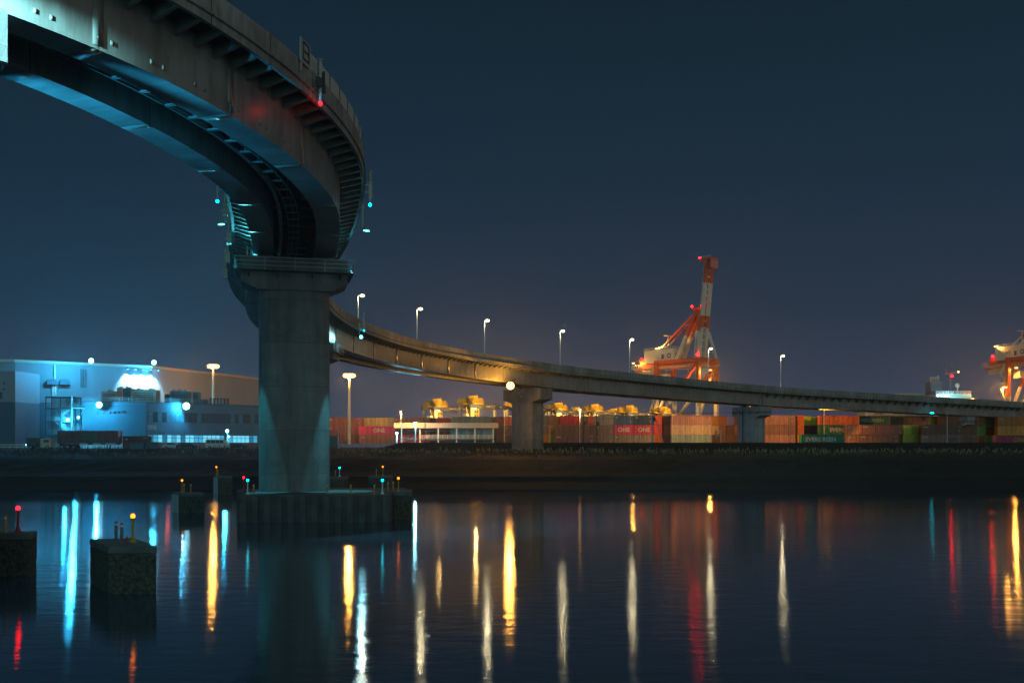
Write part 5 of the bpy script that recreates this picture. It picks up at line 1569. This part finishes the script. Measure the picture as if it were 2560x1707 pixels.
# ------------------------------------------------------------------ ship to shore cranes
def sts(loc, rz, label, num, boom_up=True, hscale=1.0):
    r = empty('quay_crane', loc, label, 'quay crane', 'red and white quay cranes', rz)
    G, Bw = 29.0, 14.8            # rail gauge along x, leg spacing along y
    Zp, Zg_ = 45.5, 43.0
    def two(name, p, q, w_, split=.5, h=None, first='w'):
        p, q = Vector(p), Vector(q); mth = p.lerp(q, split)
        a, c = ('crane_white', 'crane_red') if first == 'w' else ('crane_red', 'crane_white')
        b = MB(); b.bar(p, mth, w_, h, 0); b.bar(mth + (q - p).normalized() * .002, q, w_, h, 1)
        return b.build(name, [M[a], M[c]], r)
    for x in (0, G):
        for y in (0, Bw): two('leg', (x, y, 0), (x, y, Zp), 2.1, .55, 1.7)
    for x in (0, G):
        b = MB(); b.bar((x, 0, Zp - 1), (x, Bw, Zp - 1), 1.8, 2.0); b.build('portal_beam', M['crane_red'], r)
        b = MB(); b.bar((x, 0, 3), (x, Bw, 3), 1.6, 2.2); b.build('sill_beam', M['crane_white'], r)
    for y in (0, Bw):
        b = MB(); b.bar((0, y, 14), (G, y, 14), 1.3, 1.8); b.build('tie_beam', M['crane_white'], r)
        b = MB(); b.bar((0, y, Zp - 1), (G, y, Zp - 1), 1.3, 1.8); b.build('top_beam', M['crane_red'], r)
    for y in (0, Bw): two('brace', (2, y, 15), (G - .8, y, Zp - 3), 1.3, .55, 1.3)
    two('brace', (G, 1, 15), (G, Bw - 1, Zp - 3), 1.2, .55, 1.2)
    two('brace', (0, 1, 15), (0, Bw - 1, Zp - 3), 1.2, .55, 1.2)
    yc = Bw / 2
    for dy in (-2.6, 2.6):
        b = MB(); b.bar((-17, yc + dy, Zg_), (G + 3.5, yc + dy, Zg_), 1.5, 2.6); b.build('main_girder', M['crane_red'], r)
    # machinery house
    b = MB(); b.bb((-12, yc - 4.2, Zg_ + 1.7), (9, yc + 4.2, Zg_ + 8.8)); hs = b.build('machinery_house', M['crane_white'], r)
    b = MB(); b.rail([(-12, yc - 4.2, Zg_ + 8.8), (9, yc - 4.2, Zg_ + 8.8), (9, yc + 4.2, Zg_ + 8.8), (-12, yc + 4.2, Zg_ + 8.8), (-12, yc - 4.2, Zg_ + 8.8)], 1.3, .08, 1.8, 1); b.build('roof_railing', M['crane_white'], hs)
    b = MB(); b.bb((.8, yc - 4.28, Zg_ + 3.6), (2.4, yc - 4.203, Zg_ + 6.0)); b.build('door', M['frame_dark'], hs)
    if num: lettering(num, 2.4, (-3.5, yc - 4.22, Zg_ + 5.4), hs, M['letter_dark'])
    b = MB(); b.tube((9.003, yc - 1, Zg_ + 5.4), (9.06, yc - 1, Zg_ + 5.4), 1.3, None, 20); b.tube((6.2, yc - 4.203, Zg_ + 5.2), (6.2, yc - 4.26, Zg_ + 5.2), 1.3, None, 20); em = b.build('emblem', M['letter_dark'], hs)
    b = MB(); b.tube((6.2, yc - 4.263, Zg_ + 5.2), (6.2, yc - 4.28, Zg_ + 5.2), .75, None, 20); b.build('emblem_centre', M['crane_white'], em)
    # walkways, service platforms and cab under the girder
    b = MB()
    for yy in (yc - 4.6, yc + 4.6):
        b.bb((-18, yy - .5, Zg_ - 1.8), (G + 4, yy + .5, Zg_ - 1.68)); b.rail([(-18, yy - .5 if yy < yc else yy + .5, Zg_ - 1.68), (G + 4, yy - .5 if yy < yc else yy + .5, Zg_ - 1.68)], 1.2, .08, 2.0, 2)
    b.bb((-21, yc - 4.6, Zg_ - 1.0), (-17.2, yc + 4.6, Zg_ - .85)); b.rail([(-17.2, yc - 4.6, Zg_ - .85), (-21, yc - 4.6, Zg_ - .85), (-21, yc + 4.6, Zg_ - .85), (-17.2, yc + 4.6, Zg_ - .85)], 2.0, .09, 1.6, 3)
    b.build('walkway', M['crane_white'], r)
    b = MB(); b.bb((-20, yc - 3, Zg_ - 2.6), (-13, yc + 3, Zg_ - 1.2)); b.bb((-18, yc - 2, Zg_ + 1.6), (-12.5, yc + 2, Zg_ + 4.0)); b.build('counter_platform', M['crane_red'], r)
    b = MB(); b.bb((-14, yc - 3.4, Zg_ - 4.4), (-4, yc + 3.4, Zg_ - 2.0)); b.rail([(-17, yc - 3.6, Zg_ - 5.2), (-4, yc - 3.6, Zg_ - 5.2)], 2.4, .12, 1.5, 3)
    for k in range(8): b.bar((-16.5 + k * 1.6, yc - 3.6, Zg_ - 5.2), (-15.5 + k * 1.6, yc - 3.6, Zg_ - 2), .15)
    tl = b.build('trolley', M['cream'], r)
    b = MB(); b.bb((-2, yc - 1.8, Zg_ - 8.2), (2.2, yc + 1.2, Zg_ - 4.4)); b.build('cab', M['cream'], r)
    # A-frame
    xa, za = G - 5.0, 71.0
    for dy in (-1, 1):
        two('a_frame_leg', (G, yc + dy * Bw / 2 * .98, Zp), (xa + .6, yc + dy * 1.2, za), 1.4, .55, 1.4)
        two('a_frame_backleg', (9.6, yc + dy * 2.6, Zg_ + 2.0), (xa - .6, yc + dy * 1.2, za), 1.7, .5, 1.7)
        two('mid_strut', (xa - 1.5, yc + dy * 2.4, Zg_ + 1.4), (xa - .2, yc + dy * 1.0, za), 1.1, .6, 1.1)
    b = MB(); b.bb((xa - 3.2, yc - 2.6, za), (xa + 3.4, yc + 2.6, za + .3)); b.rail([(xa - 3.2, yc - 2.6, za + .3), (xa + 3.4, yc - 2.6, za + .3), (xa + 3.4, yc + 2.6, za + .3), (xa - 3.2, yc + 2.6, za + .3), (xa - 3.2, yc - 2.6, za + .3)], 1.4, .09, 1.4, 2); b.bb((xa - 1, yc - 1, za + .3), (xa + 1, yc + 1, za + 1.6)); b.build('apex_platform', M['crane_red'], r)
    for dy in (-2.6, 2.6): two('back_stay', (-11.5, yc + dy, Zg_ + 2.2), (xa - 1.2, yc + dy * .4, za - .3), .75, .45)
    b = MB(); b.bar((2.0, yc, Zg_ + 8.8), (2.0, yc, Zg_ + 16.6), .5); b.bb((1.2, yc - 3, Zg_ + 16.2), (2.8, yc + 3, Zg_ + 16.6)); b.build('stay_post', M['crane_white'], r)
    b = MB(); b.bb((xa - 8, yc - 1, 58), (xa - 2, yc + 1, 58.2)); b.rail([(xa - 8, yc - 1, 58.2), (xa - 2, yc - 1, 58.2)], 1.3, .08, 1.5, 2); b.bb((xa - 11, yc - .6, 64), (xa - 5, yc + .6, 64.2)); b.build('access_platform', M['crane_white'], r)
    lampsites = []
    # raised boom
    h0 = Vector((G - 4.0, yc, Zg_ + .5)); L_ = 53.0
    d = Vector((math.cos(R(84)), 0, math.sin(R(84))))
    up = Vector((-d.z, 0, d.x))
    cols = ['crane_red', 'crane_white', 'crane_red', 'crane_white', 'crane_red']
    cuts = [0, .06, .28, .40, .78, 1.0] if True else []
    cuts = [0, .10, .34, .46, .78, 1.0]
    names = ['crane_white', 'crane_white', 'crane_red', 'crane_white', 'crane_red']
    for dy in (-2.2, 2.2):
        b = MB()
        for k in range(5):
            b.bar(h0 + d * L_ * cuts[k] + Vector((0, dy, 0)), h0 + d * (L_ * cuts[k + 1] - .003) + Vector((0, dy, 0)), 1.2, 2.2, 0 if names[k] == 'crane_red' else 1)
        b.build('boom', [M['crane_red'], M['crane_white']], r)
    b = MB()
    for k in range(16):
        q = h0 + d * L_ * (k + .5) / 16
        b.bar(q + Vector((0, -2.2, 0)), q + Vector((0, 2.2, 0)), .5, .5)
        if k % 2 == 0: b.bb(q + up * 1.4 + Vector((-.7, -2.6, 0)), q + up * 1.4 + Vector((.3, -1.2, .25)))
    b.rail([h0 + up * 1.3 + Vector((0, -2.9, 0)), h0 + d * L_ + up * 1.3 + Vector((0, -2.9, 0))], .1, .06, 2.5, 0)
    b.build('boom_bracing', M['crane_white'], r)
    tp = h0 + d * L_
    b = MB(); b.bb(tp + Vector((-4.5, -2.9, 0)), tp + Vector((3.0, 2.9, 1.3))); b.bb(tp + Vector((2.2, -2.6, -4.6)), tp + Vector((3.2, 2.6, 0))); b.build('boom_tip', M['crane_red'], r)
    b = MB(); b.rail([tp + Vector((-4.5, -2.9, 1.3)), tp + Vector((3, -2.9, 1.3))], 1.0, .08, 1.5, 1); b.rail([tp + Vector((3.2, -2.6, -4)), tp + Vector((3.2, 2.6, -4))], 3.5, .08, 1.2, 2); b.build('tip_railing', M['crane_white'], r)
    # zigzag stair on a landside leg
    b = MB()
    z = 4; k = 0
    while z < Zp - 6:
        a_ = (-1.4, -3.2 if k % 2 else -.6, z); c_ = (-1.4, -.6 if k % 2 else -3.2, z + 4.6)
        b.bar(a_, c_, .9, .35); b.bb((-2.2, min(c_[1], c_[1] - 1.2), z + 4.6), (-.6, c_[1] + .9, z + 4.75)); b.rail([(-1.9, a_[1], a_[2]), (-1.9, c_[1], c_[2])], 1.1, .07, 1.5, 1)
        z += 4.75; k += 1
    b.build('stair', M['cream'], r)
    # warning lamps
    for q in (tp + Vector((-4.6, -2.6, 1.9)), Vector((xa - 3.4, yc - 2.4, za + 2.1)), Vector((xa + 3.4, yc - 2.4, za + 2.0)), Vector((G, -.8, Zp + 1.4)), Vector((-15, yc - 3, Zg_ + 4.6))):
        e = MB(); e.ball(q, .55, 8); e.build('warning_lamp', M['e_red_small'], r)
    return r
q1 = sts((X_at(1641, 540), 540.0, 8.0), math.atan2(-.77, .64), 'tall red and white quay crane with its boom raised', '', True)
q2 = sts((X_at(2520, 520), 520.0, 8.0), math.atan2(-.95, .31), 'red and white quay crane cut off by the right frame edge', 'N-3', True)
def crane_light(root, p, tgt, power, label_parent=True, ang=120):  # most of these crane lamps are added to brighten cranes and stacks
    M4 = Matrix.Translation(root.location) @ Matrix.Rotation(root.rotation_euler.z, 4, 'Z')
    P_ = M4 @ Vector(p); T_ = M4 @ Vector(tgt)
    e = MB(); e.box(p, (1.2, .8, .5)); e.build('work_or_fill_lamp', M['e_sodium'], root)
    lamp('work_or_fill_glow', 'SPOT', P_ + Vector((0, 0, -.6)), power, (1, .42, .06), root, .4, T_, ang, .5)
crane_light(q1, (-16, 2.8, 37.0), (-60, -60, 0), 120000, ang=150)
crane_light(q1, (31, 7.4, 39.0), (33, -20, 0), 40000, ang=160)
crane_light(q2, (2, 3.4, 40.0), (4, -10, 5), 14000, ang=165)
crane_light(q1, (-4, -2.0, 16.0), (10, 6, 60), 120000, ang=100)
crane_light(q1, (-2, 2.4, 52.4), (22, 7.4, 82), 90000, ang=90)
crane_light(q1, (-19, 2.0, 45.5), (2, 3.0, 50), 16000, ang=120)
crane_light(q2, (-11, 2.4, 52.4), (10, 6, 60), 8000, ang=120)
crane_light(q2, (33, 4.0, 16.0), (4, 6, 60), 45000, ang=100)
crane_light(q2, (0, -1.6, 30.0), (-20, -110, 0), 50000, ang=160)

# ------------------------------------------------------------------ container ship behind the far span
sh = empty('container_ship', (X_at(2385, 415), 415.0, 0), 'container ship with lit bridge windows and radar mast behind the far span', 'ship')
b = MB(); b.bb((-70, 4, 1), (40, 30, 17)); b.build('hull', M['ship_grey'], sh)
b = MB(); b.bb((-8.5, 0, 17.003), (8.5, 12, 27.0)); b.bb((-9.6, -1, 24.6), (9.6, 10, 24.9)); b.bb((-7, 1, 27.003), (7.5, 9, 28.9)); b.build('superstructure', M['ship_white'], sh)
for k in range(11):
    b = MB(); b.bb((-1.2 + k * .85, -.06 + 1, 27.6), (-.62 + k * .85, .997, 28.5)); b.build('bridge_window', M['e_teal_win'], sh)
b = MB(); b.rail([(-7, 1, 28.9), (7.5, 1, 28.9)], 1.2, .06, 1.0, 2); b.rail([(-9.6, -1, 24.9), (9.6, -1, 24.9)], 1.2, .06, 1.2, 2); b.build('railing', M['ship_white'], sh)
b = MB(); b.bb((-7.3, 6, 28.9), (-2.6, 11, 34.4)); fn = b.build('funnel', M['ship_grey'], sh)
b = MB()
for k in range(4): b.tube((-6.4 + k * 1.05, 8, 34.4), (-6.4 + k * 1.05, 8, 36.4 + .5 * (k == 3)), .45, None, 8)
b.build('exhaust_pipe', M['beige'], fn)
b = MB(); b.tube((.6, 5, 28.9), (.6, 5, 37.5), .7, .4, 8); b.bar((-1.8, 5, 37.5), (3.4, 5, 38.3), .5); b.bar((-1.4, 5, 37.5), (-1.4, 5, 42.0), .6); b.bar((1.5, 5, 38), (1.5, 5, 41.4), .3); b.bar((-1, 5, 41), (2.4, 5, 41.2), .15); b.build('radar_mast', M['ship_grey'], sh)
b = MB(); b.tube((3.2, 4, 28.9), (3.2, 4, 32), .25, None, 8); b.ball((3.2, 4, 32.6), .95, 10, sz=1.2); b.build('radome', M['ship_white'], sh)
for q, rr_ in (((1.0, 3.4, 29.4), .6), ((6.2, 4, 29.3), .42)):
    b = MB(); b.ball(q, rr_, 8); b.build('radome', M['ship_white'], sh)
for q, mm, rr_ in (((3.9, 4.6, 38.4), 'e_sodium', .42), ((1.0, 4.2, 36.6), 'e_red_small', .4), ((-6.8, -.2, 28.2), 'e_blue', .5), ((-4.2, .6, 26.3), 'e_blue', .62), ((-.8, .6, 26.8), 'e_blue', .5), ((2.4, .5, 26.3), 'e_street', .62), ((10.6, 0, 25.4), 'e_sodium', .65)):
    e = MB(); e.ball(q, rr_, 8); e.build('deck_lamp', M[mm], sh)
lamp('ship_glow', 'POINT', sh.location + Vector((-3, -3, 27.5)), 2600, (.35, .85, 1), sh, .4)
lamp('ship_glow', 'POINT', sh.location + Vector((10.6, -2, 26)), 6000, C_SOD, sh, .4)
# long shed roof left of the ship
wx0, wx1 = X_at(2205, 425), X_at(2340, 425)
wr = empty('transit_shed', ((wx0 + wx1) / 2, 425, 7.5), 'long low pale shed roof left of the ship', 'shed')
h = (wx1 - wx0) / 2
b = MB(); b.bb((-h, 0, 0), (h, 30, 20.5)); b.build('wall', M['beige'], wr)
b = MB(); b.add([(-h, 0, 20.503), (h, 0, 20.503), (h, 30, 20.503), (-h, 30, 20.503), (-h + 2, 0, 22.0), (h * .45, 0, 22.2), (h * .45, 30, 22.2), (-h + 2, 30, 22.0)], [(3, 2, 1, 0), (4, 5, 6, 7), (0, 1, 5, 4), (1, 2, 6, 5), (2, 3, 7, 6), (3, 0, 4, 7)]); b.build('roof', M['beige'], wr)
# small lamp under the far deck
dl = empty('deck_lamp', at(2330, 1032, 300), 'small blue white lamp under the far deck', 'lamp')
b = MB(); b.bar((0, 0, 0), (0, 1.5, .6), .1); b.build('bracket', M['steel_galv'], dl)
b = MB(); b.ball((0, 0, 0), .35, 8, sx=1.8, sz=.45); b.build('lamp', M['e_nav_cyan'], dl)

# ------------------------------------------------------------------ night sky
w = bpy.data.worlds.new('World'); scene.world = w; w.use_nodes = True
N, L = w.node_tree.nodes, w.node_tree.links
bg = N['Background']
tc = N.new('ShaderNodeTexCoord'); sx = N.new('ShaderNodeSeparateXYZ'); L.new(tc.outputs['Generated'], sx.inputs[0])
cr = N.new('ShaderNodeValToRGB')
el = cr.color_ramp.elements
SKY = [(0.0, (0.038, 0.050, 0.085)), (0.055, (0.030, 0.047, 0.080)), (0.13, (0.0135, 0.031, 0.057)), (0.26, (0.0072, 0.0220, 0.0405)), (0.42, (0.0052, 0.0160, 0.0262)), (1.0, (0.0052, 0.0118, 0.018))]
while len(el) < len(SKY): el.new(0.5)
for e, (p, c) in zip(el, SKY):
    e.position = p; e.color = c + (1,)
L.new(sx.outputs['Z'], cr.inputs['Fac'])
def lobe(d, power, col, strength):
    v = Vector(d).normalized()
    dp = N.new('ShaderNodeVectorMath'); dp.operation = 'DOT_PRODUCT'; L.new(tc.outputs['Generated'], dp.inputs[0]); dp.inputs[1].default_value = v
    mx = N.new('ShaderNodeMath'); mx.operation = 'MAXIMUM'; L.new(dp.outputs['Value'], mx.inputs[0]); mx.inputs[1].default_value = 0
    pw = N.new('ShaderNodeMath'); pw.operation = 'POWER'; L.new(mx.outputs[0], pw.inputs[0]); pw.inputs[1].default_value = power
    ml = N.new('ShaderNodeVectorMath'); ml.operation = 'SCALE'; ml.inputs[0].default_value = tuple(c * strength for c in col); L.new(pw.outputs[0], ml.inputs['Scale'])
    return ml.outputs[0]
out = cr.outputs['Color']
for args in (((-0.04, 1, 0.0), 240, (1.0, .50, .28), .065), ((-.42, 1, 0.02), 110, (.0, .30, .55), .05),
             ((.12, -1, .22), 3.0, (.48, .98, .95), .36), ((-.9, -.42, .02), 10.0, (.02, .50, .80), .50), ((.97, -.22, .06), 7.0, (1.0, .68, .45), .30)):
    a = N.new('ShaderNodeVectorMath'); a.operation = 'ADD'; L.new(out, a.inputs[0]); L.new(lobe(*args), a.inputs[1]); out = a.outputs[0]
# the last trace of twilight from the physical sky
nk = N.new('ShaderNodeTexSky'); nk.sky_type = 'NISHITA'; nk.sun_disc = False; nk.sun_elevation = R(-6); nk.sun_rotation = R(200)
s1 = N.new('ShaderNodeVectorMath'); s1.operation = 'SCALE'; L.new(nk.outputs[0], s1.inputs[0]); s1.inputs['Scale'].default_value = 0.02
a = N.new('ShaderNodeVectorMath'); a.operation = 'ADD'; L.new(out, a.inputs[0]); L.new(s1.outputs[0], a.inputs[1]); out = a.outputs[0]
L.new(out, bg.inputs['Color']); bg.inputs['Strength'].default_value = 1.0

# HAZE
if True:
    hz = MB(); hz.bb((-700, -40, -4), (700, 900, 160))
    hm = bpy.data.materials.new('haze'); t, N, L = nt(hm); N.remove(N['Principled BSDF'])
    pv = N.new('ShaderNodeVolumePrincipled'); pv.inputs['Color'].default_value = (.9, .93, 1, 1); pv.inputs['Density'].default_value = 0.00024; pv.inputs['Anisotropy'].default_value = .75
    L.new(pv.outputs[0], [n for n in N if n.type == 'OUTPUT_MATERIAL'][0].inputs['Volume'])
    tag(hz.build('haze', hm), 'thin night haze over river and port', None, None, 'stuff')
